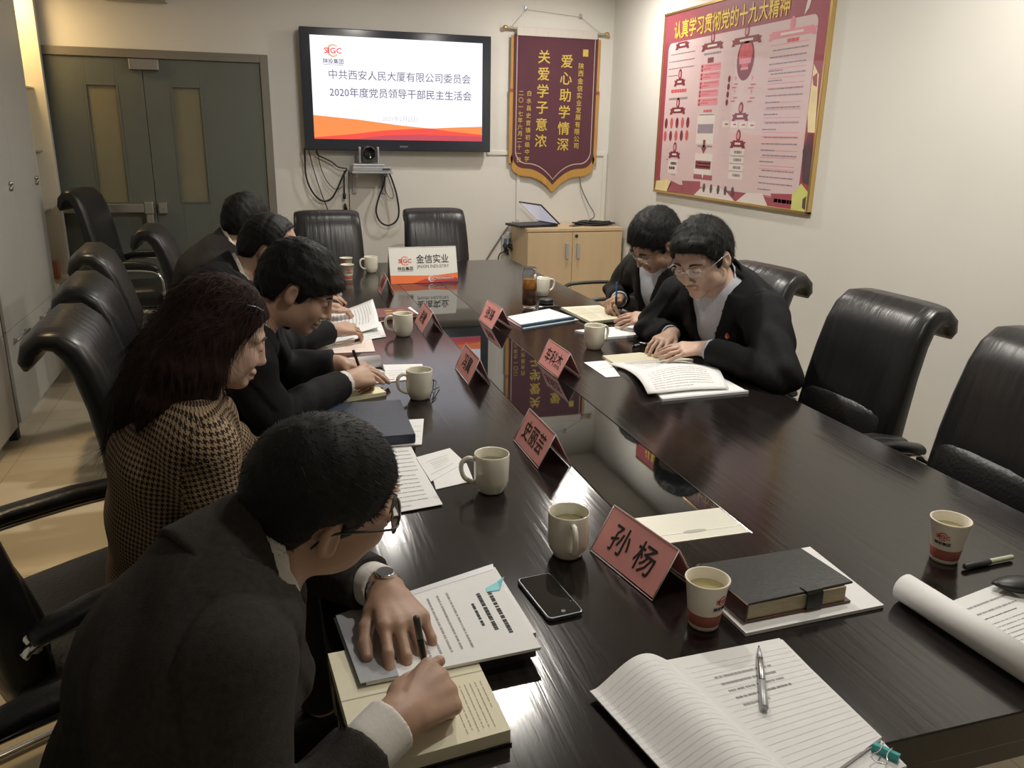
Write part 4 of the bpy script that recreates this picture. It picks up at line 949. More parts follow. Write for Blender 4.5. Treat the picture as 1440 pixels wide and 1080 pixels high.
rings(bm, [[Vector((*(p + fv * d).xy, zb + h)) for d, h in pts] + [Vector((*(p + fv * (d + .0018)).xy, zb + h + (.0012 if i < 2 else 0))) for i, (d, h) in reversed(list(enumerate(pts)))] for p in (e0, e1)]); rel(bm, ln_.location); obj('strap', bm, blackp_m, ln_)
# --- woman: navy folder, papers
sheet('printed_sheet', 'white sheet showing under the right end of the navy folder', 'papers', [(545, 592), (596, 589), (593, 625), (545, 628)], T1, .003, paper_m, [(.3, .7, 3, .75, .95, 1, .1, .8)], zpix=TZ + .003)
nf = thing('navy_folder', 'thick navy blue folder on the left side of the table', 'folder', tuple(at_z(515, 595, TZ + .005)))
c = quad_pts([(449, 567.5), (563, 561.5), (584.5, 609.5), (440, 622)], TZ + .032); bm = NB(); slab(bm, c, TZ + .0042, TZ + .032); rel(bm, nf.location); obj('folder_cover', bm, navy_m, nf, bevel=.004)
bm = NB(); slab(bm, [bil(c, u, v) for u, v in ((.02, -.004), (.98, -.004), (.98, .5), (.02, .5))], TZ + .009, TZ + .027); rel(bm, nf.location); obj('page_block', bm, cream_m, nf)
sheet('notes_page', 'white page of rows of print partly behind the head of the man in front', 'papers', [(520, 632), (578, 627.5), (600, 670), (535, 678)], T1, .0012, paper_m, [(.15, .9, 7, .1, .9, 1, .3, .8)])
sheet('plan_sheet', 'white printed sheet lying diagonally below the mug handle', 'papers', [(606, 664), (656, 651), (666, 676), (613, 688)], T1, .0012, paper_m)
sheet('diagram_sheet', 'white sheet with a faint framed drawing left of the mug', 'papers', [(585, 643), (632.5, 630), (654, 650), (606, 677)], T1 + .0014, .0012, paper_m, [(.30, .32, 2, .18, .8, 1, .5, 1), (.78, .80, 2, .1, .75, 1, .5, 1), (.42, .66, 4, .25, .72, 1, .25, .7)])
sheet('typed_page', 'white typed page nearest the face of the man in front', 'papers', [(530, 668), (596, 662), (622.5, 709), (545, 723)], T1 + .0028, .0012, paper_m, [(.1, .9, 8, .1, .8, 1, .3, .5)])
# --- third man on the left: rolled report, papers, yellow notebook, pen
sheet('white_sheet', 'white sheet with pale binding strip behind the mug with the spectacles', 'papers', [(500, 513.5), (594, 511.7), (596, 531), (510, 541)], T1, .002, paper_m, [(.4, .8, 4, .35, .75, 1, .2, .8)])
sheet('base_pages', 'white printed pages under the rolled pages by the writing hand', 'papers', [(418, 532), (520, 516), (555, 532.5), (425, 547)], T1 + .0022, .003, paper_m, [(.25, .85, 6, .15, .8, 1, .3, .6)])
ra, rb = at_z(420, 519, TZ + .028), at_z(534, 508, TZ + .028); ax2 = rb - ra; ax2.z = 0; L2 = ax2.length; ax2.normalize(); n2 = Vector((-ax2.y, ax2.x, 0))
t = thing('folded_back_report', 'white report pages folded back in a roll behind the writing hand', 'report', (ra.x, ra.y, T1 + .0055))
bm = NB(); R2 = .022; arc = [(math.cos(math.radians(g)) * R2 * 1.25, R2 + math.sin(math.radians(g)) * R2) for g in range(-90, 181, 15)]; arc = [(.07, 0)] + arc; arci = [(x - .002 if i else x, z + (.002 if i < 2 else -.0015)) for i, (x, z) in enumerate(arc)]
rings(bm, [[n2 * -x + Vector((0, 0, z)) for x, z in arc + arci[::-1]], [ax2 * L2 + n2 * -x + Vector((0, 0, z)) for x, z in arc + arci[::-1]]]); bmesh.ops.recalc_face_normals(bm, faces=bm.faces); obj('rolled_pages', bm, paper_m, t, True)
yn = thing('yellow_notepad', 'small yellow notepad under the writing hand of the man beside the woman', 'notepad', tuple(at_z(510, 553, T1)))
c = quad_pts([(462, 548), (523, 537.5), (543, 551), (483, 561)], TZ + .013); bm = NB(); slab(bm, c, T1, TZ + .013); ink_lines(bm, lambda u, v: Vector((*bil(c, u, v).xy, TZ + .0133)), [(.3, .6, 3, .6, .9, 1, .2, .7)]); rel(bm, yn.location); obj('page_block', bm, [mat('yellow_paper', (.80, .77, .52), .7, noise=(30, .03)), ink_m], yn)
# folded spectacles behind the mug
p = at_z(604, 553, TZ + .004); t = thing('folded_spectacles', 'folded black spectacles lying behind the mug by the navy folder', 'glasses', (p.x, p.y, T1), math.radians(65))
for s in (-1, 1):
    bm = NB(); tube(bm, [(s * .032 + math.cos(a) * .026, .0, .020 + math.sin(a) * .018) for a in [2 * PI * k / 20 for k in range(21)]], .0016, 6); obj('rim', bm, blackp_m, t, True)
    bm = NB(); tube(bm, [(s * .060, 0, .03), (s * .055, -.01, .028), (-s * .02, -.018 - .004 * s, .012), (-s * .07, -.02 - .004 * s, .004)], .0016, 6); obj('temple_arm', bm, blackp_m, t, True)
bm = NB(); tube(bm, [(-.008, 0, .024), (0, 0, .027), (.008, 0, .024)], .0014, 6); obj('nose_bridge', bm, tipm, t, True)
# --- fourth man on the left: pinkish sheet with pen, report with a lifted page, maroon booklet
sheet('pinkish_sheet', 'pale pinkish sheet with red marks in front of the balding man', 'papers', [(415, 490), (522.5, 476.7), (527.5, 494), (420, 499)], T1, .0015, pinkpaper_m, [(.3, .8, 4, .62, .9, 3, .25, .6)])
sheet('turned_pages', 'printed pages lying flat under the lifted page', 'papers', [(445, 470), (535, 452), (543, 473), (455, 487)], T1 + .0016, .002, paper_m, [(.4, .9, 5, .55, .92, 1, .3, .8)])
pen('slim_pen', 'slim cream pen with dark tip lying on the pinkish sheet', (470, 484), (509, 477), TZ + .0095, TZ + .0095, [(0, .72, .0045, .0048, 'barrel', mat('cream_barrel', (.68, .58, .46), .35, noise=(9, .03))), (.72, 1, .0048, .004, 'cap', blackp_m)])
lf0 = at_z(428, 458, TZ + .008); 
t = thing('lifted_page_report', 'white report with a page being turned by the balding man', 'report', (lf0.x, lf0.y, T1 + .0042))
g = [[(432, 447, .006), (470, 440, .012), (500, 430, .028), (524, 420.5, .052)], [(432, 460, .004), (470, 457, .008), (505, 448, .022), (530, 440, .044)], [(436, 470, .003), (470, 473, .005), (503, 467.5, .010), (534, 459, .020)]]
P3 = [[at_z(x, y, TZ + .004 + h) for x, y, h in r] for r in g]
bm = NB(); G = []
for r in P3: G.append(spline(r, 5))
GG = [spline([G[0][i], G[1][i], G[2][i]], 4) for i in range(len(G[0]))]
def grid2(bm, GG, th, mi=0):
    n, m = len(GG), len(GG[0]); tv_ = [[bm.verts.new(p) for p in r] for r in GG]; bv_ = [[bm.verts.new(p - Vector((0, 0, th))) for p in r] for r in GG]
    for i in range(n - 1):
        for j in range(m - 1):
            bm.faces.new((tv_[i][j], tv_[i][j + 1], tv_[i + 1][j + 1], tv_[i + 1][j])).material_index = mi; bm.faces.new((bv_[i][j], bv_[i + 1][j], bv_[i + 1][j + 1], bv_[i][j + 1])).material_index = mi
    for i in range(n - 1):
        for j in (0, m - 1): bm.faces.new((tv_[i][j], tv_[i + 1][j], bv_[i + 1][j], bv_[i][j])).material_index = mi
    for j in range(m - 1):
        for i in (0, n - 1): bm.faces.new((tv_[i][j], tv_[i][j + 1], bv_[i][j + 1], bv_[i][j])).material_index = mi
    bmesh.ops.recalc_face_normals(bm, faces=bm.faces)
def gfn(GG, dz):
    n, m = len(GG) - 1, len(GG[0]) - 1
    def f(u, v):
        a, b = min(.9999, max(0, u)) * n, min(.9999, max(0, v)) * m; i, j = int(a), int(b); fu, fv_ = a - i, b - j
        return GG[i][j].lerp(GG[i + 1][j], fu).lerp(GG[i][j + 1].lerp(GG[i + 1][j + 1], fu), fv_) + Vector((0, 0, dz))
    return f
grid2(bm, GG, .0016); ink_lines(bm, lambda u, v: gfn(GG, .0005)(v, u), [(.12, .88, 16, .1, .75, 1, .3, .6)])
rel(bm, t.location); obj('lifted_pages', bm, [paper_m, ink_m], t, True)
bt = thing('maroon_booklet', 'maroon hardback booklet with gold lettering beside the pink name card', 'book', tuple(at_z(560, 440, T1)))
c = quad_pts([(528, 434), (573, 432.5), (587, 441.5), (531, 447)], TZ + .018); bm = NB(); slab(bm, c, TZ + .0148, TZ + .018); slab(bm, c, T1 + .0016, T1 + .005); rel(bm, bt.location); obj('cover', bm, maroon_m, bt)
bm = NB(); slab(bm, [bil(c, u, v) for u, v in ((.02, .05), (.97, .05), (.97, .95), (.02, .95))], T1 + .005, TZ + .0148); rel(bm, bt.location); obj('page_block', bm, cream_m, bt)
bm = NB(); fn = lambda u, v: Vector((*bil(c, u, v).xy, TZ + .0183)); ink_lines(bm, fn, [(.3, .6, 2, .25, .45, 0, .5, 1), (.3, .6, 2, .6, .78, 0, .4, 1)]); rel(bm, bt.location); obj('gold_lettering', bm, gold_m, bt)
sheet('cover_sheet', 'white sheet beneath the maroon booklet', 'papers', [(533, 445), (577, 431.5), (589, 441), (536, 452)], T1, .0015, paper_m)
sheet('folded_note', 'small white folded paper in front of the farthest man on the left', 'papers', [(463, 404), (477, 401), (481, 413), (462, 416)], T1, .006, paper_m, [(.2, .8, 3, .2, .8, 1, .4, .8)])
# --- right side, far man
rf = thing('blue_edged_report', 'white report with a dark blue spine lying by the glass of tea', 'report', tuple(at_z(760, 450, T1)))
c = quad_pts([(714, 445), (772, 434), (807, 446), (734, 457.5)], TZ + .014); bm = NB(); slab(bm, c, T1 + .003, TZ + .014); ink_lines(bm, lambda u, v: Vector((*bil(c, u, v).xy, TZ + .0143)), [(.25, .75, 5, .2, .8, 1, .12, .6)]); rel(bm, rf.location); obj('pages', bm, [paper_m, ink_m], rf)
bm = NB(); slab(bm, [bil(c, u, v) for u, v in ((.0, .93), (1., .93), (1., 1.03), (0, 1.03))], T1 + .0031, TZ + .0150); rel(bm, rf.location); obj('spine_strip', bm, mat('dark_blue_tape', (.02, .07, .12), .4, noise=(9, .04)), rf)
bm = NB(); slab(bm, [bil(c, u, v) for u, v in ((-.02, -.02), (1.04, -.02), (1.06, 1.08), (0, 1.08))], T1, T1 + .0029); rel(bm, rf.location); obj('cover_board', bm, mat('pale_cover', (.68, .72, .76), .35, noise=(9, .03)), rf)
yb = thing('yellow_page_notebook', 'open yellow paged notebook with black cover under the far right man\'s hands', 'notebook', tuple(at_z(830, 440, T1)))
c = quad_pts([(789, 432), (843, 429), (880, 447), (830, 452)], TZ + .016); bm = NB(); slab(bm, c, T1 + .0045, TZ + .016)
ink_lines(bm, lambda u, v: Vector((*bil(c, v, u).xy, TZ + .0163)), [(.15, .45, 5, .1, .9, 1, .3, .8), (.6, .85, 4, .1, .8, 1, .25, .6)]); f = bm.faces.new([bm.verts.new(Vector((*bil(c, u, v).xy, TZ + .0162))) for u, v in ((0, .50), (0, .515), (1, .515), (1, .50))]); f.material_index = 1
rel(bm, yb.location); obj('page_block', bm, [cream_m, ink_m], yb)
bm = NB(); slab(bm, [bil(c, u, v) for u, v in ((-.03, -.03), (1.03, -.03), (1.03, 1.04), (-.03, 1.04))], T1, T1 + .0044); rel(bm, yb.location); obj('cover', bm, blackp_m, yb)
pen('black_pen', 'black and silver pen lying behind the blue edged report', (757, 432), (787, 431), TZ + .006, TZ + .006, [(0, .25, .004, .005, 'tip', tipm), (.25, 1, .005, .0048, 'barrel', blackp_m)])
sheet('white_folder', 'white folder behind the mug on the right side', 'folder', [(808, 464.5), (891, 457.5), (923, 468.5), (853, 474.5)], T1, .010, paper_m, [(.3, .7, 3, .3, .8, 1, .08, .8)], zpix=TZ + .010)
pen('silver_pen', 'short silver pen between the white folder and the yellow notebook', (889, 487), (899, 485), TZ + .0055, TZ + .0055, [(0, .3, .002, .0045, 'tip', tipm), (.3, 1, .0045, .0045, 'barrel', silver_m)])
# --- right side, near man
yp = thing('cream_notepad', 'cream notepad under the hands of the near man on the right', 'notepad', tuple(at_z(905, 502, T1)))
c = quad_pts([(847, 500), (900, 495.5), (975, 505), (868, 513)], TZ + .012); bm = NB(); slab(bm, c, T1, TZ + .012); rel(bm, yp.location); obj('page_block', bm, cream_m, yp)
sheet('pink_tinted_sheet', 'white sheet with a faint red mark left of the curved report', 'papers', [(821, 509.5), (855, 506.5), (872, 529), (852, 530.5)], T1, .0012, paper_m, [(.3, .7, 3, .4, .7, 3, .12, .6)])
cr_ = thing('curved_report', 'open printed report with pages curling up in front of the near man on the right', 'report', tuple(at_z(955, 540, T1)))
g = [[(856, 511, .014), (878, 518, .010), (893, 527, .020), (903, 538, .034), (911, 553.5, .016)], [(920, 505, .014), (940, 508, .012), (953, 513, .030), (966, 527, .034), (974, 547, .016)], [(966, 508, .012), (982, 512, .012), (1008, 517.5, .026), (1018, 532, .030), (1025, 545.5, .014)]]
G = [spline([at_z(x, y, TZ + h) for x, y, h in r], 5) for r in g]; GG = [spline([G[0][i], G[1][i], G[2][i]], 5) for i in range(len(G[0]))]
bm = NB(); grid2(bm, GG, .003); ink_lines(bm, lambda u, v: gfn(GG, .0006)(u, v), [(.07, .47, 9, .06, .36, 1, .28, .7), (.05, .93, 19, .47, .95, 1, .28, .7)]) if False else ink_lines(bm, lambda u, v: gfn(GG, .0006)(v, u), [(.06, .40, 9, .12, .92, 1, .28, .7), (.56, .93, 9, .10, .82, 1, .28, .6)])
rel(bm, cr_.location); obj('curled_pages', bm, [paper_m, ink_m, boldink_m], cr_, True)
c = quad_pts([(905, 530), (1000, 522), (1053, 551), (932, 562.5)], TZ + .006); bm = NB(); slab(bm, c, T1, TZ + .006); rel(bm, cr_.location); obj('under_pages', bm, paper_m, cr_)
c2 = [bil(c, u, v) for u, v in ((0, .94), (1.0, .94), (1.0, 1.0), (0, 1.0))]; bm = NB(); slab(bm, c2, TZ + .0061, TZ + .0085); rel(bm, cr_.location); obj('slide_binder', bm, MATS['pale_binder'], cr_)

# ================================================================ CHAIRS
pleat_m = mat('pleated_black_leather', (.013, .013, .014), .34, bump=(5, .9, (1, 7, .6)), noise=(5, .15))
def sup(w, d, n=20, e=3.2):
    out = []
    for k in range(n):
        a = 2 * PI * k / n; c_, s_ = math.cos(a), math.sin(a)
        out.append((math.copysign(abs(c_) ** (2 / e), c_) * w, math.copysign(abs(s_) ** (2 / e), s_) * d))
    return out
def chair_parts(t):
    """executive leather chair facing local +x, origin on the floor under the seat"""
    bm = NB(); rs = []
    for x, hw, ht, zc in ((-.245, .20, .03, .45), (-.235, .235, .05, .452), (-.15, .25, .06, .458), (.0, .255, .065, .462), (.14, .255, .065, .468), (.215, .25, .058, .468), (.245, .235, .04, .462), (.252, .20, .02, .458)):
        rs.append([(x, a, zc + b) for a, b in sup(hw, ht)])
    rings(bm, rs); obj('seat', bm, leather_m, t, True)
    path = [(-.205, .44, .09, .215), (-.212, .50, .115, .235), (-.225, .60, .12, .25), (-.243, .72, .10, .252), (-.265, .83, .09, .248), (-.292, .93, .088, .242), (-.318, .985, .085, .238), (-.350, 1.015, .078, .236), (-.388, 1.018, .070, .234), (-.418, .995, .062, .230), (-.432, .960, .050, .222), (-.432, .940, .02, .21)]
    bm = NB(); rs = []
    for i, (x, z, th, hw) in enumerate(path):
        a, b = path[max(0, i - 1)], path[min(len(path) - 1, i + 1)]; tx, tz = b[0] - a[0], b[1] - a[1]; l = math.hypot(tx, tz); nx, nz = tz / l, -tx / l
        rs.append([(x + nx * q, p, z + nz * q) for p, q in sup(hw * .91, th / 2, 24, 4)])
    rings(bm, rs); bk = obj('backrest', bm, pleat_m, t, True)
    bm = NB(); rs = []
    for z, hw, d in ((.50, .14, .010), (.53, .18, .020), (.60, .195, .026), (.68, .19, .022), (.72, .16, .010)):
        x0 = float(np.interp(z, [p[1] for p in path[:6]], [p[0] + p[2] / 2 for p in path[:6]])) - .012
        rs.append([(x0 + q, p, z) for p, q in sup(hw, d, 20, 2.6)])
    rings(bm, rs); obj('lumbar_cushion', bm, leather_m, bk, True)
    for s in (-1, 1):
        y = s * .275
        bm = NB(); rs = []
        for x, w, h, z in ((-.22, .018, .008, .632), (-.21, .027, .016, .636), (-.10, .030, .020, .655), (.06, .030, .020, .660), (.17, .029, .019, .652), (.215, .025, .015, .640), (.228, .015, .008, .634)): rs.append([(x, y + a, z + b) for a, b in sup(w, h, 16, 2.6)])
        rings(bm, rs); ap = obj('armrest', bm, leather_m, t, True)
        bm = NB(); pts = spline([(-.235, y, .60), (-.20, y, .618), (-.05, y, .628), (.12, y, .628), (.21, y, .612), (.245, y, .55), (.235, y, .40), (.215, y, .10), (.19, y, .020), (.10, y, .014), (-.15, y, .014), (-.28, y, .014)], 5)
        tube(bm, pts, .014, 10, flat=.6); obj('frame_tube', bm, chrome_m, t, True)
    bm = NB(); tube(bm, [(-.275, -.275, .014), (-.275, .275, .014)], .012, 10); tube(bm, [(.0, -.275, .40), (.0, .275, .40)], .012, 10)
    box(bm, -.14, .14, -.16, .16, .385, .40); tube(bm, [(.235, -.275, .40), (.0, -.275, .40)], .011, 8); tube(bm, [(.235, .275, .40), (.0, .275, .40)], .011, 8); tube(bm, [(-.21, -.275, .605), (-.22, .275, .605)], .010, 8)
    obj('cross_bar', bm, chrome_m, t, True)
c0 = thing('leather_chair', 'black leather chair of the woman, both armrests showing at the left edge', 'chair', (-.41, 1.87, 0), math.radians(30), 'black leather conference chairs')
chair_parts(c0)
def chair(x, y, deg, label): return dup(c0, (x, y, 0), math.radians(deg), label)
chair(-.21, 1.06, 24, 'black leather chair under the man in the dark grey suit in front')
chair(-.18, 2.52, 2, 'black leather chair with rounded top directly behind the woman')
chair(-.24, 3.17, 4, 'black leather chair, middle of the three chair tops behind the woman')
chair(-.35, 4.03, 4, 'black leather chair, farthest of the three chair tops behind the woman')
chair(-.20, 4.84, 0, 'black leather chair seen side on in front of the grey door, behind the far men')
_c = chair(-.75, 5.76, -10, 'tall black leather chair in the corner against the grey double door'); _c.scale = (.86, 1.0, 1.13)
chair(.44, 5.30, -90, 'empty black leather chair at the far end, under the television')
chair(1.19, 5.42, -90, 'empty black leather chair at the far end behind the white company sign')
chair(1.66, 2.90, 188, 'black leather chair of the near man on the right')
chair(1.70, 2.23, 182, 'empty black leather chair on the right, second from the right edge')
chair(1.71, 1.63, 178, 'empty black leather chair cut by the right edge of the picture')
chair(1.72, 3.62, 186, 'black leather chair behind the far man on the right')
# chrome-framed mesh visitor chair
t = thing('mesh_chair', 'black mesh chair with a curved chrome top rail in front of the maple cabinet', 'chair', (1.98, 4.55, 0), math.radians(172))
mesh_m = mat('black_mesh_fabric', (.014, .013, .012), .8, bump=(400, .3), noise=(60, .1))
bm = NB(); rs = []
for z, x in ((.50, -.20), (.62, -.215), (.75, -.225), (.86, -.24), (.93, -.255)): rs.append([(x + q - .02 * (1 - (p / .22) ** 2), p, z) for p, q in sup(.215, .012, 24, 5)])
rings(bm, rs); obj('backrest', bm, mesh_m, t, True)
bm = NB(); tube(bm, spline([(.21, -.24, .0), (.20, -.24, .38), (-.17, -.24, .44), (-.205, -.24, .60), (-.235, -.235, .85), (-.26, -.20, .935), (-.275, 0, .95), (-.26, .20, .935), (-.235, .235, .85), (-.205, .24, .60), (-.17, .24, .44), (.20, .24, .38), (.21, .24, .0)], 5), .012, 10); tube(bm, [(-.20, -.24, .0), (-.18, -.24, .42)], .012, 10); tube(bm, [(-.20, .24, .0), (-.18, .24, .42)], .012, 10); obj('chrome_frame', bm, chrome_m, t, True)
bm = NB(); rings(bm, [[(x, a, .45 + b) for a, b in sup(hw, h)] for x, hw, h in ((-.20, .2, .012), (-.18, .225, .025), (.18, .23, .028), (.22, .2, .012))]); obj('seat', bm, mesh_m, t, True)
for s in (-1, 1):
    bm = NB(); tube(bm, spline([(-.215, s * .25, .64), (-.10, s * .265, .66), (.12, s * .27, .65), (.19, s * .265, .62)], 5), .016, 10, flat=.7); obj('armrest', bm, blackp_m, t, True)
    bm = NB(); tube(bm, spline([(.16, s * .265, .64), (.19, s * .26, .56), (.19, s * .245, .40)], 4), .010, 8); obj('arm_support', bm, chrome_m, t, True)

# ================================================================ PEOPLE: a small implicit-surface modeller
# every body / garment is one smooth blend of tapered limbs and ellipsoids, meshed as one continuous surface
V3 = lambda *a: np.array(a, 'f8')
def nrm(v): v = np.asarray(v, 'f8'); return v / max(1e-12, np.linalg.norm(v))
class Field:
    def __init__(s, lo, hi, h, fine=()):
        """fine: list of (axis, a, b, step) ranges that get a finer spacing"""
        s.ax = []
        for k in range(3):
            x = [lo[k]]
            while x[-1] < hi[k]:
                st = h
                for (ax, a, b, hs) in fine:
                    if ax == k and a <= x[-1] <= b: st = min(st, hs)
                x.append(x[-1] + st)
            s.ax.append(np.array(x, 'f4'))
        s.h = h; s.F = np.full([len(a) for a in s.ax], 1., 'f4')
    def sl(s, lo, hi, m):
        r = []
        for k in range(3):
            i0 = max(0, int(np.searchsorted(s.ax[k], lo[k] - m)) - 1); i1 = min(len(s.ax[k]), int(np.searchsorted(s.ax[k], hi[k] + m)) + 1)
            if i1 <= i0: return None
            r.append(slice(i0, i1))
        return tuple(r)
    def op(s, prim, k=.0, mode='u', only=None):
        fn, lo, hi = prim
        m = s.h * 2.5 + k
        sl = s.sl(lo, hi, m)
        if sl is None: return
        P = (s.ax[0][sl[0]][:, None, None], s.ax[1][sl[1]][None, :, None], s.ax[2][sl[2]][None, None, :])
        d = fn(P).astype('f4'); f = s.F[sl]
        if mode == 'u':
            if k > 0:
                t = np.clip(.5 + .5 * (f - d) / k, 0, 1); s.F[sl] = f + (d - f) * t - k * t * (1 - t)
            else: s.F[sl] = np.minimum(f, d)
        elif mode == 's':
            if k > 0:
                t = np.clip(.5 - .5 * (f + d) / k, 0, 1); s.F[sl] = f + (-d - f) * t + k * t * (1 - t)
            else: s.F[sl] = np.maximum(f, -d)
    def cut(s, fn):
        """keep only where fn(P) < 0 (fn works on the whole grid)"""
        P = (s.ax[0][:, None, None], s.ax[1][None, :, None], s.ax[2][None, None, :]); s.F = np.maximum(s.F, fn(P).astype('f4'))
    def mesh(s):
        F = s.F; F[0] = F[-1] = 1; F[:, 0] = F[:, -1] = 1; F[:, :, 0] = F[:, :, -1] = 1
        S = F < 0; nx, ny, nz = F.shape
        cnt = np.zeros((nx - 1, ny - 1, nz - 1), 'i1')
        for i in (0, 1):
            for j in (0, 1):
                for k in (0, 1): cnt += S[i:nx - 1 + i, j:ny - 1 + j, k:nz - 1 + k]
        act = (cnt > 0) & (cnt < 8); I = np.argwhere(act); n = len(I)
        if n == 0: return np.zeros((0, 3)), np.zeros((0, 4), 'i4')
        ids = np.full(act.shape, -1, 'i4'); ids[act] = np.arange(n)
        acc = np.zeros((n, 3)); w = np.zeros(n)
        C = {}
        for i in (0, 1):
            for j in (0, 1):
                for k in (0, 1): C[(i, j, k)] = F[I[:, 0] + i, I[:, 1] + j, I[:, 2] + k]
        for a in C:
            for d in range(3):
                if a[d]: continue
                b = list(a); b[d] = 1; b = tuple(b); fa, fb = C[a], C[b]; m = (fa < 0) != (fb < 0)
                t = fa / np.where(m, fa - fb, 1)
                p = np.tile(np.array(a, 'f8'), (n, 1)); p[:, d] = t
                acc[m] += p[m]; w[m] += 1
        g = I + acc / w[:, None]
        V = np.stack([np.interp(g[:, k], np.arange(len(s.ax[k])), s.ax[k]) for k in range(3)], 1)
        Q = []
        for d in range(3):
            e, f_ = (d + 1) % 3, (d + 2) % 3
            sa = [slice(None)] * 3; sb = [slice(None)] * 3; sa[d] = slice(0, -1); sb[d] = slice(1, None)
            A, B = S[tuple(sa)], S[tuple(sb)]; X = np.argwhere(A != B); X = X[(X[:, e] > 0) & (X[:, f_] > 0)]
            if len(X) == 0: continue
            X = X[(X[:, e] < F.shape[e] - 1) & (X[:, f_] < F.shape[f_] - 1)]
            q = []
            for de, df in ((1, 1), (0, 1), (0, 0), (1, 0)):
                Y = X.copy(); Y[:, e] -= de; Y[:, f_] -= df; q.append(ids[Y[:, 0], Y[:, 1], Y[:, 2]])
            q = np.stack(q, 1); inside = S[X[:, 0], X[:, 1], X[:, 2]]
            q[~inside] = q[~inside][:, ::-1]
            Q.append(q)
        return V, np.concatenate(Q)
def smooth_v(V, Q, it=2, f=.5):
    for _ in range(it):
        acc = np.zeros_like(V); w = np.zeros(len(V))
        for a, b in ((0, 1), (1, 2), (2, 3), (3, 0)):
            np.add.at(acc, Q[:, a], V[Q[:, b]]); np.add.at(acc, Q[:, b], V[Q[:, a]]); np.add.at(w, Q[:, a], 1); np.add.at(w, Q[:, b], 1)
        V = V + f * (acc / np.maximum(w, 1)[:, None] - V)
    return V
def vnormals(V, Q):
    n = np.cross(V[Q[:, 2]] - V[Q[:, 0]], V[Q[:, 3]] - V[Q[:, 1]]); N = np.zeros_like(V)
    for k in range(4): np.add.at(N, Q[:, k], n)
    return N / np.maximum(1e-12, np.linalg.norm(N, axis=1))[:, None]
def np_obj(name, V, Q, mats, parent, o, mi=None, uv=None):
    me = bpy.data.meshes.new(name); n, m = len(V), len(Q)
    me.vertices.add(n); me.vertices.foreach_set('co', (V - o).astype('f4').ravel())
    me.loops.add(m * 4); me.loops.foreach_set('vertex_index', Q.astype('i4').ravel())
    me.polygons.add(m); me.polygons.foreach_set('loop_start', np.arange(0, m * 4, 4, dtype='i4')); me.polygons.foreach_set('loop_total', np.full(m, 4, 'i4'))
    if mi is not None: me.polygons.foreach_set('material_index', mi.astype('i4'))
    me.polygons.foreach_set('use_smooth', np.ones(m, bool))
    if uv is not None:
        l = me.uv_layers.new(name='UVMap'); l.data.foreach_set('uv', uv.astype('f4').ravel())
    me.update(calc_edges=True)
    ob = bpy.data.objects.new(name, me); COL.objects.link(ob)
    for x in (mats if isinstance(mats, list) else [mats]): me.materials.append(x)
    if parent is not None: ob.parent = parent
    return ob
# ---- primitives: each returns (fn, lo, hi)
def cone(a, b, ra, rb):
    a, b = np.asarray(a, 'f8'), np.asarray(b, 'f8'); ab = b - a; L2 = max(1e-12, ab @ ab); r = max(ra, rb)
    def fn(P):
        X, Y, Z = P[0] - a[0], P[1] - a[1], P[2] - a[2]
        t = np.clip((X * ab[0] + Y * ab[1] + Z * ab[2]) / L2, 0, 1)
        return np.sqrt((X - ab[0] * t) ** 2 + (Y - ab[1] * t) ** 2 + (Z - ab[2] * t) ** 2) - (ra + (rb - ra) * t)
    return fn, np.minimum(a, b) - r, np.maximum(a, b) + r
def ell(c, r, fr=None):
    """ellipsoid; fr = 3 row axes"""
    c = np.asarray(c, 'f8'); fr = np.eye(3) if fr is None else np.asarray(fr, 'f8'); rm = max(r)
    def fn(P):
        X, Y, Z = P[0] - c[0], P[1] - c[1], P[2] - c[2]; q = [fr[k][0] * X + fr[k][1] * Y + fr[k][2] * Z for k in range(3)]
        k0 = np.sqrt((q[0] / r[0]) ** 2 + (q[1] / r[1]) ** 2 + (q[2] / r[2]) ** 2); k1 = np.sqrt((q[0] / r[0] ** 2) ** 2 + (q[1] / r[1] ** 2) ** 2 + (q[2] / r[2] ** 2) ** 2)
        return k0 * (k0 - 1) / np.maximum(k1, 1e-6)
    e = np.sqrt(sum((np.abs(fr[k]) * r[k]) ** 2 for k in range(3)))
    return fn, c - e, c + e
def trunk(p0, p1, side, w0, d0, w1, d1):
    """elliptic tapered limb segment: w along side, d across it"""
    p0, p1 = np.asarray(p0, 'f8'), np.asarray(p1, 'f8'); ax = p1 - p0; L = np.linalg.norm(ax); ax = ax / L
    s = np.asarray(side, 'f8'); s = nrm(s - ax * (s @ ax)); f = np.cross(ax, s); r = max(w0, d0, w1, d1)
    def fn(P):
        X, Y, Z = P[0] - p0[0], P[1] - p0[1], P[2] - p0[2]
        t_ = X * ax[0] + Y * ax[1] + Z * ax[2]; t = np.clip(t_ / L, 0, 1); o = (t_ - t * L)
        a = w0 + (w1 - w0) * t; b = d0 + (d1 - d0) * t
        u = X * s[0] + Y * s[1] + Z * s[2]; v = X * f[0] + Y * f[1] + Z * f[2]
        k0 = np.sqrt((u / a) ** 2 + (v / b) ** 2 + (o / b) ** 2); k1 = np.sqrt((u / a ** 2) ** 2 + (v / b ** 2) ** 2 + (o / b ** 2) ** 2)
        return k0 * (k0 - 1) / np.maximum(k1, 1e-6)
    return fn, np.minimum(p0, p1) - r, np.maximum(p0, p1) + r
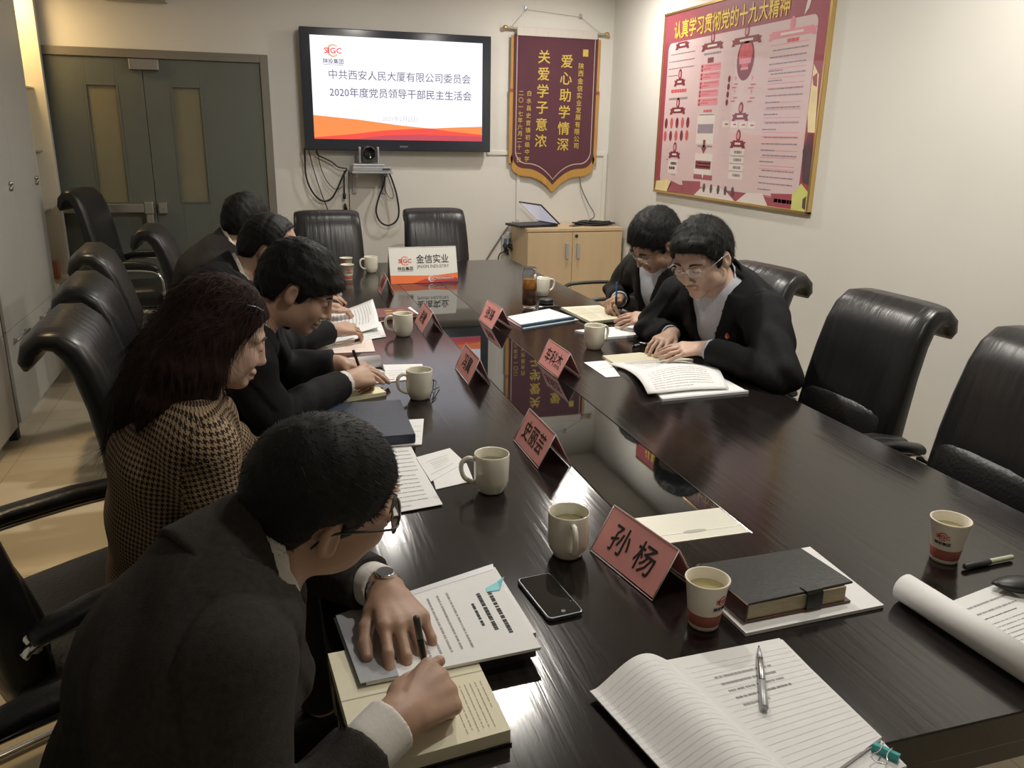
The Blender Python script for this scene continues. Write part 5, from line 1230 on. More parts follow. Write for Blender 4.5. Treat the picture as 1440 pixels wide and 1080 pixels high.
def rbox(c, half, fr, r):
    c = np.asarray(c, 'f8'); fr = np.asarray(fr, 'f8')
    def fn(P):
        X, Y, Z = P[0] - c[0], P[1] - c[1], P[2] - c[2]; q = [np.abs(fr[k][0] * X + fr[k][1] * Y + fr[k][2] * Z) - (half[k] - r) for k in range(3)]
        return np.sqrt(sum(np.maximum(x, 0) ** 2 for x in q)) + np.minimum(np.maximum(np.maximum(q[0], q[1]), q[2]), 0) - r
    e = sum(np.abs(fr[k]) * half[k] for k in range(3))
    return fn, c - e, c + e
def clipped(prim, p, n):
    """prim cut by the plane through p, keeping the side n points away from"""
    fn, lo, hi = prim; p = np.asarray(p, 'f8'); n = nrm(n)
    return (lambda P: np.maximum(fn(P), (P[0] - p[0]) * n[0] + (P[1] - p[1]) * n[1] + (P[2] - p[2]) * n[2])), lo, hi
def head_frame(fwd, up):
    f = nrm(fwd); u = np.asarray(up, 'f8'); u = nrm(u - f * (u @ f)); return f, np.cross(u, f), u        # forward, left, up
def wob(V, s, seed):
    r = np.random.RandomState(seed); out = np.zeros(len(V))
    for k in range(5):
        d = r.normal(size=3); d /= np.linalg.norm(d); out += np.sin(V @ d * s * (.6 + .5 * k) + r.uniform(0, 6.3) + 1.3 * np.sin(V @ r.normal(size=3) * s * .4)) / (1 + .5 * k)
    return out / 2.4
# ---- people materials
def skin_mat(name, c):
    m = mat(name, c, .48, bump=(140, .08), noise=(18, .07)); b = m.node_tree.nodes['Principled BSDF']
    b.inputs['Subsurface Weight'].default_value = .12; b.inputs['Subsurface Radius'].default_value = (.9, .35, .2); b.inputs['Subsurface Scale'].default_value = .006
    return m
skin_a = skin_mat('skin_tan', (.44, .275, .195)); skin_b = skin_mat('skin_fair', (.55, .37, .285))
lip_m = mat('lips', (.46, .25, .20), .45, noise=(30, .05)); hair_m = mat('black_hair', (.006, .0056, .0056), .62, spec=.3, noise=(60, .3))
hairb_m = mat('dark_brown_hair', (.022, .0105, .008), .72, spec=.12, noise=(60, .35)); brow_m = mat('eyebrow_hair', (.02, .015, .012), .7, noise=(90, .3))
eye_m = mat('eye_white', (.62, .60, .56), .2, noise=(9, .02)); iris_m = mat('dark_iris', (.01, .007, .006), .1, noise=(9, .1))
suitg_m = mat('charcoal_grey_suit', (.036, .032, .029), .85, spec=.2, bump=(380, .25), noise=(120, .2))
suitb_m = mat('black_navy_suit', (.0105, .011, .0125), .85, spec=.22, bump=(380, .25), noise=(120, .2))
suitd_m = mat('dark_brown_grey_jacket', (.022, .021, .019), .85, spec=.2, bump=(380, .25), noise=(120, .2))
trous_m = mat('black_trousers', (.008, .008, .009), .85, bump=(380, .2), noise=(60, .2))
shirtw_m = mat('white_shirt', (.72, .70, .66), .8, bump=(200, .1), noise=(20, .03)); shirtb_m = mat('pale_blue_shirt', (.50, .53, .60), .8, bump=(200, .1), noise=(70, .07))
shoe_m = mat('black_shoe_leather', (.01, .01, .01), .3, noise=(9, .1))
badge_m = mat('red_gold_badge', (.62, .13, .05), .35, .3, noise=(30, .25))

HAND = dict(  # per finger: (side offset, base forward offset, length scale)
    off=(.030, .010, -.011, -.031), fw=(.043, .048, .045, .036), ln=(.93, 1.03, .97, .78), rad=(.0088, .009, .0086, .0076))
def hand_prims(wrist, dirv, back, thumb_side, curls, spread=.10, th=(.55, .35, .25), scale=1., thumb_dir=None):
    """wrist point, finger direction, back-of-hand normal; thumb_side = +1 when the thumb lies along cross(back, dir).
    curls: for each finger three joint bends (radians, towards the palm). returns list of (prim, k) and tip points"""
    a = nrm(dirv); n = np.asarray(back, 'f8'); n = nrm(n - a * (n @ a)); s = np.cross(n, a) * thumb_side
    S = scale; out = []; tips = []; w = np.asarray(wrist, 'f8'); pc = w + a * .052 * S
    out.append((trunk(w + a * .012 * S, w + a * .080 * S, s, .027 * S, .016 * S, .038 * S, .0125 * S), .012))
    out.append((cone(w - a * .02 * S, w + a * .02 * S, .025 * S, .024 * S), .015))
    knuck = []
    for i in range(4):
        base = w + a * (.042 + HAND['fw'][i]) * S + s * HAND['off'][i] * S
        knuck.append(base)
        sp = spread * (HAND['off'][i] / .03); d = nrm(a * math.cos(sp) + s * math.sin(sp)); p = base; r = HAND['rad'][i] * S
        out.append((cone(w + a * .03 * S + s * HAND['off'][i] * .6 * S + n * .004 * S, base + n * .002 * S, .010 * S, r * 1.08), .012))
        ang = 0.; ax = np.cross(d, n)
        for j, L in enumerate((.043, .026, .021)):
            ang += curls[i][j]; dd = d * math.cos(ang) - n * math.sin(ang); q = p + dd * L * HAND['ln'][i] * S
            out.append((cone(p, q, r * (1 - .06 * j), r * (.94 - .08 * j)), .0035 if j else .006)); p = q
        tips.append(p)
    tb = w + a * .028 * S + s * .026 * S - n * .006 * S; td = thumb_dir if thumb_dir is not None else nrm(a * .70 + s * .62 - n * .35)
    td = nrm(td); p = tb; out.append((cone(w + a * .02 * S + s * .012 * S, tb + td * .01, .016 * S, .0145 * S), .012)); ang = 0
    inn = nrm(np.cross(np.cross(td, a), td)) if np.linalg.norm(np.cross(td, a)) > .05 else -n
    for j, L in enumerate((.036, .030, .024)):
        ang += th[j] if j else 0; dd = nrm(td * math.cos(ang) + inn * math.sin(ang)); q = p + dd * L * S; out.append((cone(p, q, (.0125 - .0012 * j) * S, (.0113 - .0016 * j) * S), .005)); p = q
    tips.append(p)
    return out, tips, knuck
def head_prims(c, fr, S=1., wide=1., nose=1., jaw=1.):
    f, l, u = fr; c = np.asarray(c, 'f8')
    W = lambda x, y, z: c + (f * x + l * y + u * z) * S
    R = lambda *r: tuple(v * S for v in r)
    A = [(ell(W(-.014, 0, .034), R(.098, .077 * wide, .086), fr), 0), (ell(W(.022, 0, -.035), R(.068, .062 * wide, .080), fr), .02), (ell(W(-.045, 0, .0), R(.062, .066 * wide, .07), fr), .02)]
    A += [(ell(W(.064, 0, -.098 * jaw), R(.026, .028 * wide, .020), fr), .018)]
    for s in (-1, 1):
        A += [(ell(W(.052, s * .040 * wide, -.030), R(.032, .026, .030), fr), .02), (ell(W(.012, s * .052 * wide, -.068), R(.040, .020, .030), fr), .025),
              (cone(W(.080, s * .014, .021), W(.066, s * .050 * wide, .018), .012 * S, .010 * S), .014)]
    sub = [(ell(W(.099, s * .033, .001), R(.018, .019, .012), fr), .010) for s in (-1, 1)]
    B = [(ell(W(.0735, s * .033, .000), R(.0165, .0165, .0135), fr), .004) for s in (-1, 1)]
    B += [(cone(W(.088, 0, .012), W(.099 + .006 * nose, 0, -.032), .0085 * S, .0105 * S), .010), (ell(W(.1005 + .006 * nose, 0, -.036), R(.012, .012, .010), fr), .006)]
    for s in (-1, 1): B += [(ell(W(.092, s * .0135 * nose, -.041), R(.013, .0085, .008), fr), .005)]
    B += [(ell(W(.088, 0, -.063), R(.012, .024, .009), fr), .006), (ell(W(.086, 0, -.077), R(.012, .020, .0085), fr), .005)]
    sub2 = [(cone(W(.102, -.020, -.0705), W(.102, .020, -.0705), .0032 * S, .0032 * S), .003)]
    ears = []; esub = []
    for s in (-1, 1):
        ef = (nrm(f * .95 + l * s * -.30), nrm(l * s + f * .32), u); ef = (ef[0], np.cross(u, ef[0]), u)
        ears += [(ell(W(-.012, s * .080 * wide, -.008), R(.0175, .0085, .030), ef), .006), (ell(W(-.005, s * .077 * wide, -.028), R(.010, .008, .013), ef), .005)]
        esub += [(ell(W(-.007, s * .0895 * wide, -.004), R(.0100, .0095, .019), ef), .003)]
    return A, sub, B, sub2, ears, esub

def strands(V, Q, n, flow, length, lift, width, seed, keep=None, segs=1, droop=0.):
    """short flat hairs rooted on a hair surface; flow(points, normals) -> direction"""
    r = np.random.RandomState(seed); N = vnormals(V, Q); idx = r.randint(0, len(V), n)
    if keep is not None: idx = idx[keep(V[idx])]
    p = V[idx] - N[idx] * .002; d = flow(p, N[idx]) + r.normal(size=p.shape) * .22; nn = N[idx]
    d = d - nn * np.sum(d * nn, 1)[:, None]; d /= np.maximum(1e-9, np.linalg.norm(d, axis=1))[:, None]
    L = length * r.uniform(.5, 1.25, len(p)); lf = lift * r.uniform(.4, 1.4, len(p))
    side = np.cross(d, nn); a = r.uniform(-.8, .8, len(p)); side = side * np.cos(a)[:, None] + nn * np.sin(a)[:, None]
    rows = []
    for k in range(segs + 1):
        t = k / segs; w = width * (1 - .85 * t); c = p + d * (L * t)[:, None] + nn * (lf * t * L * (1 - droop * t))[:, None]
        if droop: c[:, 2] -= droop * L * t * t * .5
        rows += [c - side * w, c + side * w]
    m = len(p); A = np.stack(rows, 1).reshape(-1, 3); k2 = 2 * (segs + 1); base = np.arange(m)[:, None] * k2
    q = [np.concatenate([base + 2 * k, base + 2 * k + 1, base + 2 * k + 3, base + 2 * k + 2], 1) for k in range(segs)]
    return A, np.concatenate(q)
def join(parts):
    Vs, Qs, o = [], [], 0
    for V, Q in parts: Vs.append(V); Qs.append(Q + o); o += len(V)
    return np.concatenate(Vs), np.concatenate(Qs)

HAIR = {  # hairline height (head units) against the forward coordinate: nape, behind the ear, ear, sideburn, temple, forehead
    'short': ([-.11, -.075, -.045, -.030, .000, .006, .020, .030, .045, .062, .085, .11], [-.075, -.072, -.045, .020, .030, -.020, -.030, .012, .034, .058, .066, .066]),
    'crop': ([-.11, -.075, -.045, -.030, .000, .006, .020, .030, .050, .070, .085, .11], [-.060, -.058, -.035, .020, .028, -.022, -.026, .014, .040, .050, .052, .052]),
    'fringe': ([-.11, -.075, -.045, -.030, .000, .006, .022, .034, .050, .070, .085, .11], [-.078, -.075, -.045, .018, .026, -.022, -.030, .005, .024, .036, .038, .038]),
    'bald': ([-.11, -.075, -.045, -.030, .000, .006, .014, .020, .028, .040, .060, .11], [-.075, -.072, -.045, .020, .030, -.018, .005, .066, .104, .120, .135, .14]),
}
def person(label, root, s):
    seed = s.get('seed', 1); rnd_ = np.random.RandomState(seed)
    t = thing('person', label, 'person', root); o = np.array(root, 'f8')
    A = lambda k: np.array(s[k], 'f8')
    hc = A('head'); S = s.get('S', 1.); fr = head_frame(s['fwd'], s.get('up', (0, 0, 1))); f, l, u = fr
    L = lambda x, y, z: hc + (f * x + l * y + u * z) * S
    face = nrm(s['facing']); side = nrm(np.cross((0, 0, 1), face))          # side points to the person's left
    pel, neck = A('pelvis'), A('neck'); shL, shR = A('shL'), A('shR'); chest = s.get('chest'); 
    up = nrm(neck - pel); front = nrm(face - up * (face @ up)); bend = s.get('bend', .035)
    wst = pel + (neck - pel) * .40 - front * bend; chs = pel + (neck - pel) * .74 - front * bend * .8; ush = pel + (neck - pel) * .93 - front * .01
    sw = nrm(shL - shR); B = s.get('build', 1.)
    def torso(g):
        return [(trunk(pel - up * .02, wst, side, .178 * B + g, .125 * B + g, .160 * B + g, .115 * B + g), .0), (trunk(wst, chs, sw, .160 * B + g, .115 * B + g, .178 * B + g, .120 * B + g), .05),
                (trunk(chs, ush, sw, .178 * B + g, .120 * B + g, .135 * B + g, .085 * B + g), .05)]
    nkt = L(-.030, 0, -.060)
    def shoulder(g): return [(cone(neck - up * .035, x - (x - neck) * .05, .062 + g, .058 + g), .05) for x in (shL, shR)]
    arms = {}
    for q in 'LR':
        arms[q] = (A('sh' + q), A('el' + q), A('wr' + q))
    # ------------------------------------------------ body: one continuous surface
    hands = {}
    for q in 'LR':
        h = s['hand' + q]; hands[q] = hand_prims(arms[q][2], h['dir'], h['back'], (1 if q == 'R' else -1), h['curl'], h.get('spread', .10), h.get('th', (.0, .35, .25)), h.get('S', s.get('HS', 1.)), h.get('tdir'))
    pts = np.array([hc + 0, neck, shL, shR, pel] + [a[i] for a in arms.values() for i in (1, 2)] + [x for h in hands.values() for x in h[1]] + [A('knL'), A('knR'), A('anL'), A('anR')])
    lo, hi = pts.min(0) - .16, pts.max(0) + .16; hi[2] = hc[2] + .17; lo[2] = .03
    hf = s.get('hfine', .0034); hp = np.array([x for h in hands.values() for x in h[1]] + [arms['L'][2], arms['R'][2]])
    fine = []
    hd = hc + f * .02 * S
    for k in range(3):
        fine.append((k, hd[k] - .125 * S, hd[k] + .125 * S, hf)); fine.append((k, hp[:, k].min() - .03, hp[:, k].max() + .03, hf))
    F = Field(lo, hi, .010, fine)
    for p, k in torso(0.): F.op(p, k)
    for p, k in shoulder(0.): F.op(p, k)
    F.op(cone(neck - up * .04, nkt, .060 * B, .054 * B), .03)
    for q in 'LR':
        a, b, c = arms[q]; F.op(cone(a, b, .052 * B, .040 * B), .03); F.op(cone(b, c, .041 * B, .027), .015)
        hip = pel + side * (.09 if q == 'L' else -.09); F.op(cone(hip, A('kn' + q), .085 * B, .058), .04); F.op(cone(A('kn' + q), A('an' + q), .056, .036), .02)
        F.op(cone(A('an' + q), A('an' + q) + face * .12 + V3(0, 0, -.03), .035, .028), .02)
    hA, hs, hB, hs2, ears, es = head_prims(hc, fr, S, s.get('wide', 1.), s.get('nose', 1.), s.get('jaw', 1.))
    for p, k in hA: F.op(p, k)
    for p, k in hs: F.op(p, k, 's')
    for p, k in hB: F.op(p, k)
    for p, k in hs2: F.op(p, k, 's')
    for p, k in ears: F.op(p, k)
    for p, k in es: F.op(p, k, 's')
    for q in 'LR':
        for p, k in hands[q][0]: F.op(p, k)
    V, Q = F.mesh(); V = smooth_v(V, Q, 2, .4)
    cen = V[Q].mean(1); loc = (cen - hc) / S; X, Y, Z = loc @ f, loc @ l, loc @ u
    mi = ((X > .086) & (np.abs(Y) < .0215 - np.abs(Z + .0705) * .9) & (Z < -.0615) & (Z > -.0815)).astype('i4')
    body = np_obj('body', V, Q, [s.get('skin', skin_a), lip_m], t, o, mi)
    # ------------------------------------------------ face details
    for sg in (-1, 1):
        bm = NB(); tube(bm, spline([Vector(L(.0915, sg * .015, .0195)), Vector(L(.0885, sg * .031, .0235)), Vector(L(.0765, sg * .052 * s.get('wide', 1), .0185))], 5), [.0018, .003, .0036, .0036, .0036, .0036, .0034, .003, .0026, .002, .0012], 6); bmesh.ops.translate(bm, verts=bm.verts, vec=-Vector(o)); obj('eyebrow', bm, brow_m, t, True)
        bm = NB(); tube(bm, spline([Vector(L(.0860, sg * .0205, -.0035)), Vector(L(.0888, sg * .033, -.0070)), Vector(L(.0830, sg * .0465, -.0045))], 5), .0011, 5); bmesh.ops.translate(bm, verts=bm.verts, vec=-Vector(o)); obj('eyelash', bm, brow_m, t, True)
    # ------------------------------------------------ hair
    hm = s.get('hairm', hair_m); st = s.get('hair', 'short')
    lo2, hi2 = hc - .20 * S, hc + .20 * S
    if st == 'long': lo2 = lo2 - V3(.06, .06, .12)
    G = Field(lo2, hi2, .0045)
    xs, zs = HAIR['short' if st == 'long' else st]; tk = s.get('thick', .012); W_ = s.get('wide', 1.)
    G.op(ell(L(-.016, 0, .036), tuple(v * S for v in (.098 + tk, .078 * W_ + tk * .75, .088 + tk)), fr)); G.op(ell(L(-.050, 0, -.005), tuple(v * S for v in (.062 + tk * .7, .067 * W_ + tk * .6, .076)), fr), .02)
    for (q, r_) in s.get('tufts', []): G.op(ell(L(*q), tuple(v * S for v in r_), fr), .02)
    def lochead(P):
        a, b, c = P[0] - hc[0], P[1] - hc[1], P[2] - hc[2]; return [(w[0] * a + w[1] * b + w[2] * c) / S for w in fr]
    def hcut(P):
        x, y, z = lochead(P); ya = np.abs(y); zc = np.interp(x, xs, zs)
        zc = zc + np.where(x > .04, -.30 * np.clip(ya - .035, 0, .05) , 0) * (st != 'bald')
        if 'part' in s: zc = zc + s['part'](x, y)
        return (zc - z) * S * .8
    G.cut(hcut)
    if st != 'long':
        for p, k in ears: G.op((p[0], p[1], p[2]), .004, 's')
    else:
        for (pl, rads) in s['locks']:
            for i in range(len(pl) - 1): G.op(trunk(pl[i], pl[i + 1], face, rads[i][0], rads[i][1], rads[i + 1][0], rads[i + 1][1]), .02 if i else .03)
    Vh, Qh = G.mesh(); Nh = vnormals(Vh, Qh); loc = (Vh - hc) / S; xh, yh, zh = loc @ f, loc @ l, loc @ u
    if st == 'long': dsp = .0020 * wob(np.stack([(Vh - hc) @ nrm(np.cross(face, (0, 0, 1))), (Vh - hc) @ face, .12 * (Vh[:, 2] - hc[2])], 1), 330, seed)
    else: dsp = (.0014 if st == 'crop' else .0028) * wob(loc * np.array([1, 1, 1]), 130, seed)
    Vh = Vh + Nh * dsp[:, None]
    parts = [(Vh, Qh)]
    if st == 'long':
        parts.append(strands(Vh, Qh, 9000, lambda p, n: np.where((p[:, 2] > hc[2] + .03)[:, None], -f * .5 + V3(0, 0, -.4) + np.sign((p - hc) @ l)[:, None] * l * .4, V3(0, 0, -1.) - face * .25),   .085, .03, .0006, seed, segs=3, droop=.0))
    else:
        crown = L(-.055, .015, .11)
        def flow(p, n):
            d = p - crown; return d / np.maximum(1e-6, np.linalg.norm(d, axis=1))[:, None] + f * .5
        ec = [L(-.010, sg * .080 * W_, -.010) for sg in (-1, 1)]
        parts.append(strands(Vh, Qh, s.get('nstr', 6000), flow, s.get('slen', .020), s.get('lift', .35), .0007, seed, keep=lambda p: np.minimum(*[np.linalg.norm(p - e_, axis=1) for e_ in ec]) > .046, segs=2))
    Va, Qa = join(parts); np_obj('hair', Va, Qa, hm, t, o)
    # ------------------------------------------------ collars: high at the nape, sloping down to the throat
    na = nrm(nkt - neck); cn = nrm(na + front * s.get('cslope', .55)); nr_ = .060 * B
    def collar(name, m, base, r0, r1, top, wall, drop, hh=.0035, fr_cut=None):
        G = Field(neck - .17, neck + .17, hh); p0, p1 = neck - na * drop + front * .012, neck + na * .12 - front * .004
        G.op(clipped(cone(p0, p1, r0, r1), neck + na * top, cn))
        G.op(cone(p0 - na * .02, p1 + na * .03, r0 - wall, r1 - wall * .6), .002, 's')
        G.cut(lambda P_: -((P_[0] - p0[0]) * na[0] + (P_[1] - p0[1]) * na[1] + (P_[2] - p0[2]) * na[2]))
        if fr_cut is not None:
            G.cut(lambda P_: (((P_[0] - neck[0]) * front[0] + (P_[1] - neck[1]) * front[1] + (P_[2] - neck[2]) * front[2]) * fr_cut - np.abs((P_[0] - neck[0]) * sw[0] + (P_[1] - neck[1]) * sw[1] + (P_[2] - neck[2]) * sw[2])) * .7)
        V, Q = G.mesh(); V = smooth_v(V, Q, 2, .4); np_obj(name, V, Q, m, t, o)
    if s.get('shirtm', shirtw_m) is not None:
        collar('shirt_collar', s.get('shirtm', shirtw_m), neck, .0715 * B, .066 * B, s.get('ctop', .046), .006, .030)
    collar('jacket_collar', s.get('jacketm', suitb_m), neck, .104 * B, .077 * B, s.get('jtop', .030), .012, .065, .004, .85)
    # ------------------------------------------------ shirt
    sh_m = s.get('shirtm', shirtw_m); jh = s.get('jh', .0075)
    def grid(lo_, hi_, h): return Field(np.asarray(lo_) - .03, np.asarray(hi_) + .03, h)
    tp = np.array([pel, neck, shL, shR, wst, chs]); lo3, hi3 = tp.min(0) - .20, tp.max(0) + .16
    if sh_m is not None:
        G = grid(lo3, hi3, .007)
        for p, k in torso(.006): G.op(p, k)
        for p, k in shoulder(.003): G.op(p, k)
        nb = neck - up * .02
        V, Q = G.mesh(); V = smooth_v(V, Q, 1, .4); V = V + vnormals(V, Q) * (.0015 * wob(V, 45, seed + 3))[:, None]; np_obj('shirt', V, Q, sh_m, t, o)
        fo = nrm(front - na * (front @ na)); sd = np.cross(na, fo) * (1 if np.cross(na, fo) @ side > 0 else -1)
        for sg in (-1, 1):                                                  # turned-down collar wings
            bm = NB(); top, bot = [], []
            for th_ in (10, 17, 24, 31, 38, 45):
                a = math.radians(th_); r_ = fo * math.cos(a) + sd * sg * math.sin(a); h = s.get('ctop', .046) - .55 * .070 * math.cos(a) + .002
                dr = np.interp(th_, [14, 26, 40, 86], [.052, .052, .036, .02]); top.append(neck + r_ * .0735 * B + na * h); bot.append(neck + r_ * (.084 + .006 * math.cos(a)) * B + na * (h - dr))
            th2 = lambda L_: [Vector(p - o) for p in L_]
            out_ = [p + (p - neck) * .045 for p in top], [p + (p - neck) * .035 for p in bot]
            for i in range(len(top) - 1):
                rings(bm, [th2([top[i], out_[0][i], out_[1][i], bot[i]]), th2([top[i + 1], out_[0][i + 1], out_[1][i + 1], bot[i + 1]])], cap0=(i == 0), cap1=(i == len(top) - 2))
            bmesh.ops.remove_doubles(bm, verts=bm.verts, dist=1e-5); bmesh.ops.recalc_face_normals(bm, faces=bm.faces); obj('collar_wing', bm, sh_m, t, True)
        for q in 'LR':
            a, b, c = arms[q]; d = nrm(c - b); bm_lo = np.minimum(b, c); bm_hi = np.maximum(b, c)
            G = Field(bm_lo - .07, bm_hi + .07, .0035 if s.get('hfine', .004) < .003 else .0045)
            cl = s.get('cuff' + q, s.get('cuff', .012)); e = c + d * cl
            G.op(clipped(cone(b + (c - b) * .80, e + d * .02, .0375, .0385), e, d)); G.op(clipped(cone(e - d * .012, e + d * .03, .0315, .0315), e - d * .012, -d), .001, 's')
            V, Q = G.mesh(); np_obj('shirt_cuff', smooth_v(V, Q, 1, .3), Q, sh_m, t, o)
    # ------------------------------------------------ jacket
    jm = s.get('jacketm', suitb_m); jp = [a[i] for a in arms.values() for i in (1, 2)]
    lo4, hi4 = np.minimum(lo3, np.min(jp, 0) - .08), np.maximum(hi3, np.max(jp, 0) + .08)
    G = Field(lo4, hi4, jh); g0 = s.get('ease', .022)
    for p, k in torso(g0): G.op(p, k)
    hem = s.get('hem')
    if hem is not None: G.op(trunk(pel - up * .05, pel + up * .05, side, .185 * B + g0, .135 * B + g0, .175 * B + g0, .125 * B + g0), .03)
    for p, k in shoulder(g0 * .55): G.op(p, k)
    # lapels: a slightly raised band on either side of the opening
    ap = s.get('apex', .46); apex = pel + (neck - pel) * ap + front * .12; vx = nrm((neck - up * .0 + front * .06) - apex); vs = nrm(sw - vx * (sw @ vx)); ha = s.get('vang', .27)
    P = (G.ax[0][:, None, None] - apex[0], G.ax[1][None, :, None] - apex[1], G.ax[2][None, None, :] - apex[2]); dot = lambda w: w[0] * P[0] + w[1] * P[1] + w[2] * P[2]
    vv, uu = dot(vx), np.abs(dot(vs)); fv = dot(np.cross(vs, vx) * (1 if np.cross(vs, vx) @ front > 0 else -1))
    wedge = np.maximum(uu * math.cos(ha) - vv * math.sin(ha), -(fv + .045))
    if s.get('open', True):
        lapw = s.get('lapw', .062); edge = uu * math.cos(ha) - vv * math.sin(ha)
        lap = np.maximum.reduce([G.F - .0075, edge - lapw * np.clip((vv + .02) / .30, .05, 1), -(fv + .06), vv - np.linalg.norm(neck - apex) * 1.02])
        G.F = np.minimum(G.F, lap.astype('f4')); G.F = np.maximum(G.F, -wedge.astype('f4'))
    # hole for the neck, then a turned-down collar round the back of it
    G.op(cone(neck - up * .09 + front * .035, neck + (nkt - neck) * 1.4, .070 * B, .078 * B), .012, 's')
    for q in 'LR':
        a, b, c = arms[q]; d = nrm(c - b); e = c - d * s.get('sleeve' + q, s.get('sleeve', .012))
        G.op(cone(a, b, .066 * B + g0 * .5, .052 * B + g0 * .4), .022); G.op(clipped(cone(b, e + d * .03, .053 * B + g0 * .35, .047), e, d), .012)
    V, Q = G.mesh(); V = smooth_v(V, Q, 1, .4); N = vnormals(V, Q); w = s.get('crease', .0024) * wob(V, 38, seed + 7)
    for q in 'LR':                                                          # drag folds round the elbow and the arm pit
        a, b, c = arms[q]; fold = s.get('fold', .0085)
        for (p0, ax_, rr_, fq) in ((b, nrm(c - a), .13, 75), (a * .6 + pel * .1 + b * .3, nrm(b - a + up * .3), .15, 60)):
            D = V - p0; w = w + fold * np.exp(-(np.linalg.norm(D, axis=1) / rr_) ** 2) * np.sin(fq * (D @ ax_) + 3. * wob(V, 14, seed + 5))
        D = V - (a + (b - a) * .16); dd_ = nrm(b - a + up * .25); h_ = D @ dd_; near = np.linalg.norm(D, axis=1) < .125
        w = w - np.where(near, .0045 * np.exp(-(h_ / .006) ** 2), 0) + np.where(near, .002 * np.exp(-((h_ - .016) / .010) ** 2), 0)     # sleeve seam
    V = V + N * w[:, None]
    uv = None
    if s.get('uv'):
        cen = V[Q].mean(1); best = np.full(len(Q), 9.); uv = np.zeros((len(Q), 4, 2)); bones = [(pel - up * .2, neck + up * .1, .20)] + [(arms[q][0] + nrm(arms[q][1] - arms[q][0]) * .035, arms[q][1], .062) for q in 'LR'] + [(arms[q][1], arms[q][2], .052) for q in 'LR']
        for bi, (a, b, r_) in enumerate(bones):
            ab = b - a; Lb = np.linalg.norm(ab); ax_ = ab / Lb; tt = np.clip((cen - a) @ ax_ / Lb, 0, 1); dist = np.linalg.norm(cen - a - tt[:, None] * ab, axis=1) / r_; m = dist < best; best[m] = dist[m]
            e1 = nrm(np.cross(ax_, face if bi else -face + V3(.01, .02, 0))); e1 = nrm(-face - ax_ * (-face @ ax_)) if bi == 0 else e1; e2 = np.cross(ax_, e1); D = V[Q[m]] - a
            th = np.arctan2(D @ e2, D @ e1); c0_ = th[:, :1]; th = c0_ + (th - c0_ + PI) % (2 * PI) - PI
            uv[m] = np.stack([th * r_ * .95, D @ ax_ + bi * .37], -1)
        uv = uv.reshape(-1, 2)
    np_obj('jacket', V, Q, jm, t, o, uv=uv)
    # ------------------------------------------------ trousers and shoes
    lp = np.array([pel, A('knL'), A('knR'), A('anL'), A('anR')]); G = Field(lp.min(0) - .16, lp.max(0) + .16, .011)
    G.op(trunk(pel - up * .07, pel + up * .06, side, .185 * B, .135 * B, .178 * B, .128 * B))
    for q in 'LR':
        hip = pel + side * (.09 if q == 'L' else -.09); G.op(cone(hip, A('kn' + q), .098 * B, .072), .03); G.op(cone(A('kn' + q), A('an' + q) + V3(0, 0, .03), .070, .058), .02)
    V, Q = G.mesh(); V = V + vnormals(V, Q) * (.003 * wob(V, 30, seed + 9))[:, None]; np_obj('trousers', V, Q, s.get('trousm', trous_m), t, o)
    for q in 'LR':
        an = A('an' + q); an = V3(an[0], an[1], 0); bm = NB(); rs = []
        for x, w_, h in ((-.08, .018, .03), (-.07, .034, .075), (-.02, .040, .085), (.05, .042, .07), (.12, .048, .05), (.17, .040, .036), (.195, .016, .02)):
            rs.append([Vector(an + face * x + side * math.cos(2 * PI * k / 14) * w_ + V3(0, 0, max(.002, h / 2 + math.sin(2 * PI * k / 14) * h / 2)) - o) for k in range(14)])
        rings(bm, rs); obj('shoe', bm, shoe_m, t, True)
    # ------------------------------------------------ spectacles, watch, badge
    if s.get('glasses'):
        gm, full = s['glasses']; bm = NB(); W2 = s.get('wide', 1.)
        gl = thing_child = None
        for sg in (-1, 1):
            pr = []
            for k in range(24):
                a = 2 * PI * k / 24; x_, z_ = math.copysign(abs(math.cos(a)) ** .62, math.cos(a)) * .0255, math.copysign(abs(math.sin(a)) ** .62, math.sin(a)) * .0175
                pr.append(Vector(L(.1035 - .012 * abs((sg * .034 + x_) / .06) ** 2, sg * .034 + x_, -.004 + z_) - o))
            if full: tube(bm, pr + [pr[0]], .0019, 6)
            else: tube(bm, [pr[i] for i in range(0, 13)], .0012, 6)
            tube(bm, spline([Vector(L(.092, sg * .061 * W2, .006) - o), Vector(L(.075, sg * .074 * W2, .008) - o), Vector(L(.0, sg * .084 * W2, .012) - o), Vector(L(-.022, sg * .085 * W2, .004) - o), Vector(L(-.034, sg * .083 * W2, -.018) - o)], 4), .0018 if full else .0013, 6)
        tube(bm, [Vector(L(.1035, -.0085, .001) - o), Vector(L(.108, 0, .004) - o), Vector(L(.1035, .0085, .001) - o)], .0015, 6)
        go = obj('glasses', bm, gm, t, True)
        for sg in (-1, 1):
            bm = NB(); pr = []
            for k in range(24):
                a = 2 * PI * k / 24; x_, z_ = math.copysign(abs(math.cos(a)) ** .62, math.cos(a)) * .0245, math.copysign(abs(math.sin(a)) ** .62, math.sin(a)) * .0165
                pr.append((x_, z_))
            rings(bm, [[Vector(L(.1030 + dx - .012 * abs((sg * .034 + a) / .06) ** 2, sg * .034 + a, -.004 + b) - o) for a, b in pr] for dx in (-.0006, .0006)]); bmesh.ops.recalc_face_normals(bm, faces=bm.faces); obj('lens', bm, glass_m, go)
